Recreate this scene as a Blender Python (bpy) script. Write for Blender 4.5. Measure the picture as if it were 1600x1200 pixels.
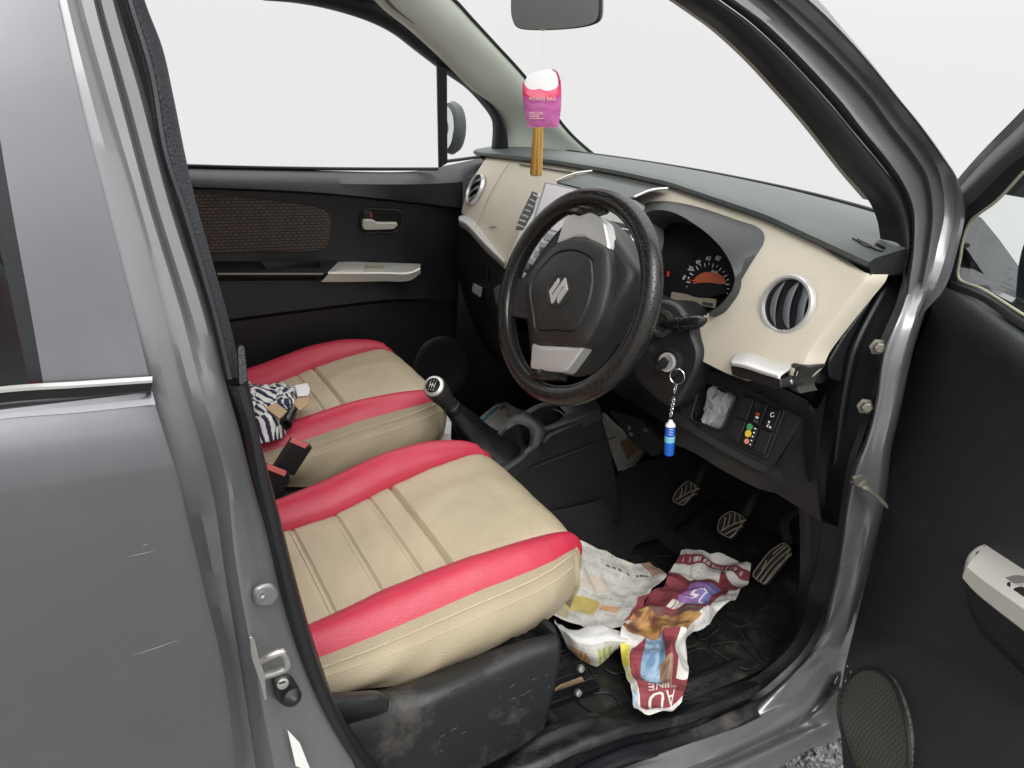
import bpy, bmesh, math, random
import numpy as np
from mathutils import Vector, noise
random.seed(7); np.random.seed(7)
for o in list(bpy.data.objects): bpy.data.objects.remove(o, do_unlink=True)
SC = bpy.context.scene; COL = SC.collection
R = math.radians
# ------------------------------------------------------------------ camera
CP = np.array([-0.0424, -1.3588, 1.3983]); YAW, PIT, ROL = R(31.08), R(-22.27), R(4.6); FPX = 1196.5
FW = np.array([math.sin(YAW)*math.cos(PIT), math.cos(YAW)*math.cos(PIT), math.sin(PIT)])
_rt = np.array([math.cos(YAW), -math.sin(YAW), 0]); _up = np.cross(_rt, FW)
RT = math.cos(ROL)*_rt + math.sin(ROL)*_up; UP = -math.sin(ROL)*_rt + math.cos(ROL)*_up
cam = bpy.data.cameras.new('camera'); co = bpy.data.objects.new('camera', cam); COL.objects.link(co)
cam.sensor_width = 36; cam.lens = FPX/1600*36; cam.clip_start = .02; cam.clip_end = 500
from mathutils import Matrix
co.matrix_world = Matrix(((RT[0], UP[0], -FW[0], CP[0]), (RT[1], UP[1], -FW[1], CP[1]), (RT[2], UP[2], -FW[2], CP[2]), (0, 0, 0, 1)))
SC.camera = co
# ------------------------------------------------------------------ overcast sky, soft sun, exposure
W = bpy.data.worlds.new('World'); SC.world = W; W.use_nodes = True
nt = W.node_tree; nt.nodes.clear()
wo = nt.nodes.new('ShaderNodeOutputWorld'); bg = nt.nodes.new('ShaderNodeBackground')
tc = nt.nodes.new('ShaderNodeTexCoord'); sx = nt.nodes.new('ShaderNodeSeparateXYZ')
nt.links.new(tc.outputs['Generated'], sx.inputs[0])
cl = nt.nodes.new('ShaderNodeClamp'); nt.links.new(sx.outputs['Z'], cl.inputs[0])
pw = nt.nodes.new('ShaderNodeMath'); pw.operation = 'POWER'; pw.inputs[1].default_value = 2.0; nt.links.new(cl.outputs[0], pw.inputs[0])
ma = nt.nodes.new('ShaderNodeMath'); ma.operation = 'MULTIPLY_ADD'; ma.inputs[1].default_value = SKY_ZENITH = 3.4; ma.inputs[2].default_value = 1.0
nt.links.new(pw.outputs[0], ma.inputs[0])
bg.inputs[0].default_value = (.845, .845, .845, 1); nt.links.new(ma.outputs[0], bg.inputs[1]); nt.links.new(bg.outputs[0], wo.inputs[0])
sl = bpy.data.lights.new('sun', 'SUN'); sl.energy = 1.9; sl.angle = R(30); sl.color = (1, .985, .96)
so = bpy.data.objects.new('sun', sl); COL.objects.link(so)
so.rotation_euler = Vector((.30, .72, -.75)).to_track_quat('-Z', 'Y').to_euler()
SC.view_settings.view_transform = 'Standard'; SC.view_settings.look = 'None'
SC.view_settings.exposure = 0; SC.view_settings.gamma = 1; SC.view_settings.use_curve_mapping = False
SC.render.engine = 'CYCLES'; SC.cycles.max_bounces = 10; SC.cycles.transparent_max_bounces = 16
SC.render.resolution_x, SC.render.resolution_y = 1024, 768
# ------------------------------------------------------------------ pixel of the photograph -> point on a real surface
def ray(u, v): return RT*(u-800)/FPX - UP*(v-600)/FPX + FW
def on(axis, val):
    def f(u, v):
        r = ray(u, v); return CP + r*(val-CP[axis])/r[axis]
    return f
X = lambda a: on(0, a)
Y = lambda a: on(1, a)
Z = lambda a: on(2, a)
def PL(p, n):
    p, n = np.array(p, float), np.array(n, float)
    def f(u, v):
        r = ray(u, v); return CP + r*((p-CP)@n)/(r@n)
    return f
SIDE = [(.0, -.60), (.18, -.66), (.25, -.69), (.36, -.705), (.5, -.718), (.7, -.735), (.9, -.742), (1.03, -.742), (1.10, -.735), (1.135, -.716), (1.3, -.668), (1.5, -.606), (1.8, -.50)]
def ys(z): return float(np.interp(z, [a for a, b in SIDE], [b for a, b in SIDE]))
def PS(u, v, off=0.):
    r = ray(u, v); lo, hi = .2, 4.0
    lo = (-1.2-CP[1])/r[1]; hi = (-.25-CP[1])/r[1]
    for _ in range(40):
        m = (lo+hi)/2; q = CP+r*m
        if q[1] < ys(q[2])+off: lo = m
        else: hi = m
    return CP+r*lo
def S(off=0.): return lambda u, v: PS(u, v, off)
def px(surf, pts): return [surf(*p) for p in pts]
def p3(pts): return [PS(*p) for p in pts]            # (u, v, inward offset)
def vec(*a): return np.array(a, float)
# ------------------------------------------------------------------ mesh helpers
def cr(pts, n, closed=False):
    P = np.array(pts, float)
    if len(P) == 2 and not closed: return np.array([P[0]+(P[1]-P[0])*t for t in np.linspace(0, 1, n)])
    if closed: Q = np.vstack([P[-1:], P, P[:2]])
    else: Q = np.vstack([2*P[0]-P[1], P, 2*P[-1]-P[-2]])
    d = np.linalg.norm(np.diff(Q, axis=0), axis=1)**.5+1e-9
    tk = np.concatenate([[0], np.cumsum(d)])
    m = len(Q)-3; out = []
    seglen = np.linalg.norm(np.diff(Q[1:m+2], axis=0), axis=1); cum = np.concatenate([[0], np.cumsum(seglen)])
    ss = np.linspace(0, cum[-1], n, endpoint=not closed)
    for s in ss:
        i = min(max(int(np.searchsorted(cum, s, side='right')-1), 0), m-1)
        a = (s-cum[i])/max(seglen[i], 1e-9)
        p0, p1, p2, p3_ = Q[i], Q[i+1], Q[i+2], Q[i+3]; t0, t1, t2, t3 = tk[i:i+4]; t = t1+a*(t2-t1)
        A1 = (t1-t)/(t1-t0)*p0+(t-t0)/(t1-t0)*p1; A2 = (t2-t)/(t2-t1)*p1+(t-t1)/(t2-t1)*p2; A3 = (t3-t)/(t3-t2)*p2+(t-t2)/(t3-t2)*p3_
        B1 = (t2-t)/(t2-t0)*A1+(t-t0)/(t2-t0)*A2; B2 = (t3-t)/(t3-t1)*A2+(t-t1)/(t3-t1)*A3
        out.append((t2-t)/(t2-t1)*B1+(t-t1)/(t2-t1)*B2)
    return np.array(out)
def lin(pts, n):
    P = np.array(pts, float); c = np.concatenate([[0], np.cumsum(np.linalg.norm(np.diff(P, axis=0), axis=1))])
    s = np.linspace(0, c[-1], n); return np.stack([np.interp(s, c, P[:, k]) for k in range(3)], 1)
ORIG = {}
def mk(name, verts, faces, mat=None, par=None, smooth=35, uvs=None, mats=None, midx=None, thick=0, origin=None, bevel=0, toff=0, subsurf=0):
    V = np.array(verts, float)
    c = np.array(origin, float) if origin is not None else np.array([*(V.min(0)+V.max(0))[:2]/2, V[:, 2].min()])
    me = bpy.data.meshes.new(name); me.from_pydata([tuple(v) for v in V-c], [], [tuple(int(i) for i in f) for f in faces]); me.update()
    bm = bmesh.new(); bm.from_mesh(me); bmesh.ops.recalc_face_normals(bm, faces=bm.faces); bm.to_mesh(me); bm.free()
    if smooth:
        me.polygons.foreach_set('use_smooth', [True]*len(me.polygons)); me.set_sharp_from_angle(angle=R(smooth))
    if uvs is not None:
        l = me.uv_layers.new(name='UVMap'); uv = np.array(uvs, float)
        vi = np.zeros(len(me.loops), int); me.loops.foreach_get('vertex_index', vi); l.data.foreach_set('uv', uv[vi].ravel())
    o = bpy.data.objects.new(name, me); COL.objects.link(o)
    for m in (mats or ([mat] if mat else [])): me.materials.append(m)
    if midx is not None: me.polygons.foreach_set('material_index', list(midx))
    ORIG[o.name] = c
    if par is not None: o.parent = par; o.location = c-ORIG[par.name]
    else: o.location = c
    if thick:
        m = o.modifiers.new('thickness', 'SOLIDIFY'); m.thickness = thick; m.offset = toff
    if bevel:
        m = o.modifiers.new('bevel', 'BEVEL'); m.width = bevel; m.segments = 3; m.limit_method = 'ANGLE'; m.angle_limit = R(35); m.use_clamp_overlap = True
    if subsurf:
        m = o.modifiers.new('sub', 'SUBSURF'); m.levels = subsurf; m.render_levels = subsurf
    return o
def empty(name, c=(0, 0, 0), par=None):
    o = bpy.data.objects.new(name, None); COL.objects.link(o); o.empty_display_size = .1; ORIG[o.name] = np.array(c, float)
    o.location = np.array(c, float)-(ORIG[par.name] if par is not None else 0)
    if par is not None: o.parent = par
    return o
def tag(o, label=None, cat=None, group=None, kind=None):
    if label: o['label'] = label
    if cat: o['category'] = cat
    if group: o['group'] = group
    if kind: o['kind'] = kind
    return o
def inpoly(p, poly):
    c = False; n = len(poly)
    for i in range(n):
        (x1, y1), (x2, y2) = poly[i], poly[i-1]
        if (y1 > p[1]) != (y2 > p[1]) and p[0] < (x2-x1)*(p[1]-y1)/(y2-y1)+x1: c = not c
    return c
def topix(p):
    q = np.asarray(p)-CP; d = q@FW; return (800+FPX*(q@RT)/d, 600-FPX*(q@UP)/d)
def cut(o, test):
    """remove the faces of a sheet whose world centre passes the test (openings)"""
    bm = bmesh.new(); bm.from_mesh(o.data); c = ORIG[o.name]
    bmesh.ops.delete(bm, geom=[f for f in bm.faces if test(np.array(f.calc_center_median())+c)], context='FACES'); bm.to_mesh(o.data); bm.free()
def gridf(r, c, cu=False, cv=False):
    F = []
    for i in range(r if cu else r-1):
        for j in range(c if cv else c-1):
            F.append((i*c+j, i*c+(j+1) % c, ((i+1) % r)*c+(j+1) % c, ((i+1) % r)*c+j))
    return F
def grid(name, G, mat, par=None, cu=False, cv=False, **k):
    G = np.array(G, float); r, c = G.shape[:2]
    uv = [(j/(c-1), i/(r-1)) for i in range(r) for j in range(c)]
    return mk(name, G.reshape(-1, 3), gridf(r, c, cu, cv), mat, par, uvs=uv, **k)
def loft(name, rows, mat, par=None, n=40, m=None, lines=False, **k):
    """rows: polylines; each resampled to n points; m rows across (smooth) or straight between"""
    G = np.array([(lin if lines else cr)(r, n) for r in rows])
    if m: G = np.array([cr(G[:, j], m) for j in range(n)]).transpose(1, 0, 2)
    return grid(name, G, mat, par, **k)
def sweep(name, pts, rad, mat, par=None, n=48, seg=12, closed=False, flat=1., cap=True, refv=None, raw=False, **k):
    P = np.array(pts, float) if raw else cr(pts, n, closed); n = len(P)
    rr = np.array(rad if hasattr(rad, '__len__') else [rad]*2, float); rr = np.interp(np.linspace(0, 1, n), np.linspace(0, 1, len(rr)), rr)
    T = np.gradient(P, axis=0) if not closed else (np.roll(P, -1, 0)-np.roll(P, 1, 0))
    T /= np.linalg.norm(T, axis=1)[:, None]+1e-12
    ref = np.array(refv if refv is not None else (0, 0, 1.)); 
    if abs(T[0]@ref) > .95: ref = np.array([1., 0, 0])
    nrm = ref-(ref@T[0])*T[0]; nrm /= np.linalg.norm(nrm); V = []
    for i in range(n):
        nrm = nrm-(nrm@T[i])*T[i]; nrm /= np.linalg.norm(nrm); b = np.cross(T[i], nrm)
        for a in range(seg):
            t = 2*math.pi*a/seg; V.append(P[i]+rr[i]*(math.cos(t)*nrm*flat+math.sin(t)*b))
    F = gridf(n, seg, closed, True)
    if cap and not closed:
        F.append(tuple(range(seg))[::-1]); F.append(tuple((n-1)*seg+a for a in range(seg)))
    uv = [(a/seg, i/max(n-1, 1)) for i in range(n) for a in range(seg)]
    return mk(name, V, F, mat, par, uvs=uv, **k)
def frame(axis):
    a = np.array(axis, float); a /= np.linalg.norm(a)
    h = np.array([0, 0, 1.]) if abs(a[2]) < .9 else np.array([1., 0, 0])
    e1 = np.cross(h, a); e1 /= np.linalg.norm(e1); return e1, np.cross(a, e1), a
def lathe(name, prof, c, axis, mat, par=None, seg=32, sx=1., sy=1., **k):
    e1, e2, a = frame(axis); V = []
    for r, h in prof:
        for i in range(seg):
            t = 2*math.pi*i/seg; V.append(np.array(c)+a*h+r*(sx*math.cos(t)*e1+sy*math.sin(t)*e2))
    F = gridf(len(prof), seg, False, True)
    if prof[0][0] > 1e-6: F.append(tuple(range(seg))[::-1])
    if prof[-1][0] > 1e-6: F.append(tuple((len(prof)-1)*seg+i for i in range(seg)))
    return mk(name, V, F, mat, par, **k)
def rpoly(pts, r, n=5):
    """round the corners of a 3D polygon with radius r (or a list)"""
    P = [np.array(p, float) for p in pts]; out = []; N = len(P)
    for i in range(N):
        a, b, c = P[i-1], P[i], P[(i+1) % N]; rr = r[i] if hasattr(r, '__len__') else r
        d1, d2 = np.linalg.norm(a-b), np.linalg.norm(c-b); rr = min(rr, .48*d1, .48*d2)
        if rr < 1e-5: out.append(b); continue
        s, e = b+(a-b)/d1*rr, b+(c-b)/d2*rr
        for t in np.linspace(0, 1, n): out.append((1-t)**2*s+2*t*(1-t)*b+t*t*e)
    return out
def prism(name, poly, d, mat, par=None, bevel=.002, smooth=40, hole=None, **k):
    """extrude a polygon by vector d (towards the viewer is the visible face)"""
    P = np.array(poly, float); n = len(P); d = np.array(d, float)
    if hole is None:
        V = np.vstack([P, P+d]); F = [tuple(range(n))[::-1], tuple(range(n, 2*n))]+[(i, (i+1) % n, n+(i+1) % n, n+i) for i in range(n)]
    else:
        H = np.array(hole, float); V = np.vstack([P, P+d, H, H+d]); F = []
        for i in range(n):
            j = (i+1) % n
            F += [(i, j, n+j, n+i), (2*n+j, 2*n+i, 3*n+i, 3*n+j), (n+i, n+j, 3*n+j, 3*n+i), (j, i, 2*n+i, 2*n+j)]
    return mk(name, V, F, mat, par, smooth=smooth, bevel=bevel, **k)
def box(name, c, sx, sy, sz, mat, par=None, ax=None, bevel=.002, **k):
    c = np.array(c, float); A = ax if ax is not None else (vec(1, 0, 0), vec(0, 1, 0), vec(0, 0, 1))
    V = [c+A[0]*sx/2*i+A[1]*sy/2*j+A[2]*sz/2*l for i in (-1, 1) for j in (-1, 1) for l in (-1, 1)]
    F = [(0, 1, 3, 2), (4, 6, 7, 5), (0, 4, 5, 1), (2, 3, 7, 6), (0, 2, 6, 4), (1, 5, 7, 3)]
    return mk(name, V, F, mat, par, bevel=bevel, **k)
def textmesh(body, align='CENTER'):
    cu = bpy.data.curves.new('t', 'FONT'); cu.body = body; cu.size = 1; cu.align_x = align; cu.align_y = 'CENTER'; cu.resolution_u = 3
    o = bpy.data.objects.new('t', cu); COL.objects.link(o); bpy.context.view_layer.update()
    me = bpy.data.meshes.new_from_object(o.evaluated_get(bpy.context.evaluated_depsgraph_get()))
    V = np.array([v.co[:] for v in me.vertices]).reshape(-1, 3); F = [tuple(p.vertices) for p in me.polygons]
    bpy.data.objects.remove(o); bpy.data.curves.remove(cu); bpy.data.meshes.remove(me); return V, F
def text(name, body, c, ex, ey, size, mat, par, align='CENTER', wide=1., lift=.0006):
    V, F = textmesh(body, align); ex, ey = np.array(ex, float), np.array(ey, float)
    ex /= np.linalg.norm(ex); ey /= np.linalg.norm(ey); nn = np.cross(ex, ey)
    return mk(name, [np.array(c)+ex*v[0]*size*wide+ey*v[1]*size+nn*lift for v in V], F, mat, par, smooth=0)
# ------------------------------------------------------------------ materials
def mat(name, col, rough=.5, metal=0, bump=0, bscale=300, var=0, vscale=6, coat=0, spec=.5, dirt_sheen=0, dirt_sheen_col=(.25, .22, .18), dscale=12, rvar=.0, kind='noise', sheen=0):
    m = bpy.data.materials.new(name); m.use_nodes = True; t = m.node_tree; b = t.nodes['Principled BSDF']; L = t.links.new
    b.inputs['Base Color'].default_value = (*col, 1); b.inputs['Roughness'].default_value = rough; b.inputs['Metallic'].default_value = metal
    b.inputs['Specular IOR Level'].default_value = spec; b.inputs['Coat Weight'].default_value = coat; b.inputs['Coat Roughness'].default_value = .06
    b.inputs['Sheen Weight'].default_value = sheen
    c = t.nodes.new('ShaderNodeTexCoord'); cur = None
    def nz(scale, detail=4, ro=.55):
        n = t.nodes.new('ShaderNodeTexNoise'); n.inputs['Scale'].default_value = scale; n.inputs['Detail'].default_value = detail; n.inputs['Roughness'].default_value = ro
        L(c.outputs['Object'], n.inputs['Vector']); return n.outputs['Fac']
    if var:
        r = t.nodes.new('ShaderNodeMapRange'); L(nz(vscale), r.inputs[0]); r.inputs[1].default_value = .3; r.inputs[2].default_value = .7; r.inputs[3].default_value = 1-var; r.inputs[4].default_value = 1+var
        mx = t.nodes.new('ShaderNodeMix'); mx.data_type = 'RGBA'; mx.blend_type = 'MULTIPLY'; mx.inputs['Factor'].default_value = 1; mx.inputs['A'].default_value = (*col, 1)
        L(r.outputs[0], mx.inputs['B']); cur = mx.outputs['Result']
    if dirt_sheen:
        r = t.nodes.new('ShaderNodeMapRange'); L(nz(dscale, 8, .7), r.inputs[0]); r.inputs[1].default_value = .52; r.inputs[2].default_value = .75; r.inputs[3].default_value = 0; r.inputs[4].default_value = dirt_sheen
        mx = t.nodes.new('ShaderNodeMix'); mx.data_type = 'RGBA'; L(r.outputs[0], mx.inputs['Factor'])
        if cur: L(cur, mx.inputs['A'])
        else: mx.inputs['A'].default_value = (*col, 1)
        mx.inputs['B'].default_value = (*dirt_sheen_col, 1); cur = mx.outputs['Result']
    if cur: L(cur, b.inputs['Base Color'])
    if rvar:
        r = t.nodes.new('ShaderNodeMapRange'); L(nz(vscale*2.3), r.inputs[0]); r.inputs[1].default_value = .3; r.inputs[2].default_value = .7; r.inputs[3].default_value = max(rough-rvar, 0); r.inputs[4].default_value = rough+rvar
        L(r.outputs[0], b.inputs['Roughness'])
    if bump:
        bp = t.nodes.new('ShaderNodeBump'); bp.inputs['Strength'].default_value = bump; bp.inputs['Distance'].default_value = .001
        if kind == 'noise': h = nz(bscale, 3)
        else:
            n = t.nodes.new('ShaderNodeTexVoronoi'); n.inputs['Scale'].default_value = bscale; L(c.outputs['Object'], n.inputs['Vector'])
            h = n.outputs['Distance']
            if kind == 'dots':
                n.inputs['Randomness'].default_value = .15
                q = t.nodes.new('ShaderNodeMapRange'); L(h, q.inputs[0]); q.inputs[1].default_value = .15; q.inputs[2].default_value = .3; h = q.outputs[0]
        L(h, bp.inputs['Height']); L(bp.outputs[0], b.inputs['Normal'])
    return m
M = {}
M['paint'] = mat('grey_metallic_paint', (.155, .158, .168), .27, .75, var=.06, vscale=3, coat=.8, rvar=.05, dirt_sheen=.16, dirt_sheen_col=(.30, .30, .30), dscale=5)
M['paint_in'] = mat('grey_paint_jamb', (.20, .20, .208), .34, .50, var=.10, vscale=5, coat=.4, dirt_sheen=.25, dirt_sheen_col=(.16, .15, .14), dscale=14, rvar=.08)
M['rubber'] = mat('black_rubber', (.007, .008, .010), .5, 0, bump=.25, bscale=500, rvar=.1)
M['rib'] = mat('ribbed_seal', (.019, .022, .029), .55, 0, bump=1.0, bscale=330, kind='voronoi')
M['plastic'] = mat('black_grained_plastic', (.009, .0098, .011), .40, 0, bump=.45, bscale=650, kind='voronoi', rvar=.06)
M['plastic_dusty'] = mat('black_plastic_dusty', (.009, .010, .012), .42, 0, bump=.4, bscale=650, kind='voronoi', dirt_sheen=.5, dirt_sheen_col=(.17, .15, .12), dscale=9, rvar=.1)
M['door_trim'] = mat('black_door_trim', (.021, .0225, .025), .38, 0, bump=.5, bscale=520, kind='voronoi', dirt_sheen=.45, dirt_sheen_col=(.075, .08, .085), dscale=4, rvar=.05)  # dusty pale blotches painted in for the sky sheen on the trim
M['dial'] = mat('matt_dial_black', (.003, .003, .003), .6, spec=.15)
M['gloss'] = mat('black_gloss', (.008, .008, .009), .22)
M['dashtop'] = mat('grey_dash_pad', (.068, .080, .076), .46, 0, bump=.4, bscale=700, kind='voronoi', var=.06)
M['vane'] = mat('grey_vent_vane', (.10, .11, .12), .42)
M['hood'] = mat('charcoal_hood', (.036, .041, .04), .42, 0, bump=.4, bscale=700, kind='voronoi')
M['beige'] = mat('beige_dash_plastic', (.50, .455, .37), .46, 0, bump=.35, bscale=800, kind='voronoi', var=.03)
M['beige_dark'] = mat('beige_tray_plastic', (.40, .37, .30), .55, 0, bump=.2, bscale=600)
M['silver'] = mat('satin_silver', (.58, .575, .56), .36, .55, bump=.03, bscale=900)
M['silver_door'] = mat('champagne_silver_trim', (.55, .54, .49), .42, .35)
M['steel_d'] = mat('dusty_steel', (.19, .18, .15), .5, .6, bump=.3, bscale=200, dirt_sheen=.5, dirt_sheen_col=(.2, .17, .12), dscale=60)
M['steel'] = mat('zinc_steel', (.5, .49, .46), .35, .9, bump=.2, bscale=150, dirt_sheen=.5, dirt_sheen_col=(.28, .16, .09), dscale=60)
M['chrome'] = mat('chrome', (.75, .75, .75), .12, 1)
M['leather_b'] = mat('beige_leatherette', (.45, .375, .258), .40, 0, bump=.55, bscale=520, kind='voronoi', var=.07, vscale=9, rvar=.08, dirt_sheen=.10, dirt_sheen_col=(.30, .24, .17), dscale=22)
M['leather_r'] = mat('pink_red_leatherette', (.47, .029, .06), .38, 0, bump=.4, bscale=560, kind='voronoi', var=.06, rvar=.08)
M['thread'] = mat('cream_thread', (.55, .48, .36), .8)
M['wheel_l'] = mat('perforated_black_leather', (.012, .011, .010), .27, 0, bump=1, bscale=210, kind='dots', rvar=.05)
M['hubp'] = mat('charcoal_hub_plastic', (.022, .022, .021), .38, 0, bump=.5, bscale=600, kind='voronoi')
M['trim_grey'] = mat('greenish_grey_pillar_trim', (.56, .60, .53), .6, 0, bump=.2, bscale=700, var=.04)
M['headliner'] = mat('dim_headliner_trim', (.10, .095, .09), .7, 0, bump=.3, bscale=400)
M['roofcloth'] = mat('headliner_cloth', (.32, .31, .28), .85)
M['carpet'] = mat('black_carpet', (.006, .006, .007), .9, 0, bump=1, bscale=260, dirt_sheen=.3, dirt_sheen_col=(.05, .047, .045), dscale=60)
M['mat_r'] = mat('rubber_floor_mat', (.009, .009, .009), .5, 0, bump=.5, bscale=200, dirt_sheen=.5, dirt_sheen_col=(.10, .09, .07), dscale=16, rvar=.12)
M['white'] = mat('white_plastic', (.78, .78, .76), .4)
M['blue'] = mat('blue_plastic', (.015, .12, .55), .3)
M['cyan'] = mat('cyan_plastic', (.16, .55, .62), .3)
M['print_w'] = mat('white_print', (.75, .75, .72), .6)
M['print_g'] = mat('grey_print', (.28, .28, .28), .6)
M['print_dim'] = mat('faint_grey_print', (.05, .05, .05), .6)
M['orange'] = mat('orange_dial', (.34, .055, .012), .4)
M['red'] = mat('red_plastic', (.55, .03, .03), .4)
M['green'] = mat('green_plastic', (.05, .3, .08), .4)
M['yellow'] = mat('yellow_plastic', (.7, .5, .04), .4)
M['tan'] = mat('tan_card', (.45, .31, .18), .7)
M['screen'] = mat('pale_screen', (.60, .57, .60), .25)
M['bristle'] = mat('golden_bristle', (.56, .33, .08), .55)
M['under'] = mat('dark_underbody', (.02, .02, .02), .8)
def glass(name, tint=(.96, .98, .97), refl=.07):
    m = bpy.data.materials.new(name); m.use_nodes = True; t = m.node_tree; t.nodes.clear(); L = t.links.new
    o = t.nodes.new('ShaderNodeOutputMaterial'); mx = t.nodes.new('ShaderNodeMixShader'); tr = t.nodes.new('ShaderNodeBsdfTransparent'); gl = t.nodes.new('ShaderNodeBsdfGlossy')
    tr.inputs[0].default_value = (*tint, 1); gl.inputs['Roughness'].default_value = .02
    mx.inputs[0].default_value = refl
    L(tr.outputs[0], mx.inputs[1]); L(gl.outputs[0], mx.inputs[2]); L(mx.outputs[0], o.inputs[0]); return m
M['glass'] = glass('window_glass', (.985, .99, .985), .02); M['glass_t'] = glass('tinted_rear_glass', (.42, .55, .53), .10)
def weave():
    m = mat('brown_weave_fabric', (.06, .047, .038), .85, sheen=.2); t = m.node_tree; L = t.links.new; b = t.nodes['Principled BSDF']
    c = t.nodes.new('ShaderNodeTexCoord'); mp = t.nodes.new('ShaderNodeMapping'); L(c.outputs['Object'], mp.inputs[0]); mp.inputs['Rotation'].default_value = (R(90), 0, 0)
    w = t.nodes.new('ShaderNodeTexBrick'); L(mp.outputs[0], w.inputs[0]); w.inputs['Scale'].default_value = 1; w.inputs['Brick Width'].default_value = .014; w.inputs['Row Height'].default_value = .0078
    w.inputs['Mortar Size'].default_value = .0015; w.inputs['Mortar Smooth'].default_value = .6
    w.inputs['Color1'].default_value = (.105, .083, .068, 1); w.inputs['Color2'].default_value = (.075, .06, .05, 1); w.inputs['Mortar'].default_value = (.012, .011, .01, 1)
    L(w.outputs[0], b.inputs['Base Color']); bp = t.nodes.new('ShaderNodeBump'); bp.inputs['Strength'].default_value = .8; bp.inputs['Distance'].default_value = .001; bp.invert = True
    L(w.outputs[1], bp.inputs['Height']); L(bp.outputs[0], b.inputs['Normal']); return m
M['weave'] = weave()
def vcol(name, rough=.6, bump=.1, bscale=300, attr='print', lines=0, trans=0):
    m = mat(name, (.8, .8, .8), rough, bump=bump, bscale=bscale); t = m.node_tree; b = t.nodes['Principled BSDF']; a = t.nodes.new('ShaderNodeAttribute'); a.attribute_name = attr
    t.links.new(a.outputs['Color'], b.inputs['Base Color']); return m
M['paper'] = vcol('printed_newsprint', .75, .15, 120)
M['cloth'] = vcol('striped_cotton', .9, .4, 900)
M['fresh'] = vcol('printed_film', .35, .25, 420)
M['fob'] = vcol('printed_fob', .3, 0)
def setcol(o, cols):
    a = o.data.color_attributes.new('print', 'FLOAT_COLOR', 'POINT'); c = np.ones((len(cols), 4)); c[:, :3] = cols; a.data.foreach_set('color', c.ravel())
car = tag(empty('car', (0, 0, 0)), 'grey metallic hatchback with its driver door open and pink and beige seats', 'car')
# ================================================================== setting
def gravel():
    g = mk('ground', [(-3.6, -4.6, 0), (4.2, -4.6, 0), (4.2, 3.4, 0), (-3.6, 3.4, 0)], [(0, 1, 2, 3)], mat('grey_ground', (.17, .168, .165), .85, bump=.6, bscale=60, var=.2, vscale=20), smooth=0, origin=(0, 0, 0))
    tag(g, 'grey gravel ground under the open car', 'ground', kind='structure')
    rs = np.random.RandomState(3); V = []; F = []
    for _ in range(6500):
        x, y = rs.uniform(.95, 1.75), rs.uniform(-1.05, -.25); s = rs.uniform(.003, .009)
        base = np.array([[1, 0, 0], [-1, 0, 0], [0, 1, 0], [0, -1, 0], [0, 0, 1], [0, 0, -1]], float)*rs.uniform(.6, 1.3, (6, 3))*s+rs.uniform(-.25, .25, (6, 3))*s
        q = rs.normal(size=(3, 3)); q, _r = np.linalg.qr(q); base = base@q.T; k = len(V)
        V += [b+np.array([x, y, s*.5]) for b in base]
        F += [(k+a, k+b, k+c) for a, b, c in ((0, 2, 4), (2, 1, 4), (1, 3, 4), (3, 0, 4), (2, 0, 5), (1, 2, 5), (3, 1, 5), (0, 3, 5))]
    gm = mat('stone_chips', (.25, .25, .25), .85, var=.5, vscale=60, bump=.3, bscale=400)
    st = mk('gravel', V, F, gm, smooth=0); tag(st, 'loose grey stone chips on the ground beside the sill', 'gravel', kind='stuff')
gravel()
# ================================================================== rear door (closed, left of the picture)
DE = [(238, 612), (263, 693), (287, 766), (306, 853), (326, 940), (346, 1021), (360, 1102), (371, 1200), (380, 1300)]      # front edge
def ext(p, x=-.62):   # same height on the body side, further back
    return vec(x, ys(p[2])+.0, p[2])
edge = cr(px(S(0), DE), 40)
rows = []
for k, e in enumerate(edge):
    l = ext(e); r = lin([l, e-vec(.012, 0, 0)], 30)
    q = list(r)+[e-vec(.006, -.0008, 0), e-vec(.001, -.004, 0), e+vec(0, .010, 0), e+vec(-.004, .022, 0)]
    rows.append(q)
rd = grid('rear_door', rows, M['paint'], car); tag(rd, 'closed grey rear door with black window frame strip')
# painted upper frame of the rear door, between glass channel and shut line
WL = [(-22, 60), (0, 215), (22, 345), (45, 470), (69, 606)]
WS = [(62, -120), (90, 0), (127, 165), (165, 315), (215, 515), (236, 602)]
wl, ws = px(S(.0), WL), px(S(.0), WS)
wl = [wl[0]+(wl[0]-wl[1])*1.2]+wl
loft('window_frame', [[p+vec(0, .02, 0) for p in wl], wl, [a*.5+b*.5 for a, b in zip(cr(wl, 7), cr(ws, 7))], ws, [p+vec(.001, .014, 0) for p in ws]], M['paint'], rd, n=40)
ch = px(S(.012), [(-60, 40), (-28, 260), (-10, 350), (12, 440), (45, 596)]); ch2 = px(S(.006), [(-20, 40), (0, 215), (22, 345), (45, 470), (68, 596)])
loft('window_seal', [[p+vec(0, .01, 0) for p in ch], ch, ch2], M['rubber'], rd, n=30)
gl = px(S(.02), [(45, 600), (12, 440), (-28, 260), (-60, 60)])
grid('window_pane', [[q, vec(-.62, ys(q[2])+.02, q[2])] for q in gl], M['glass_t'], rd, thick=.003)
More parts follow.
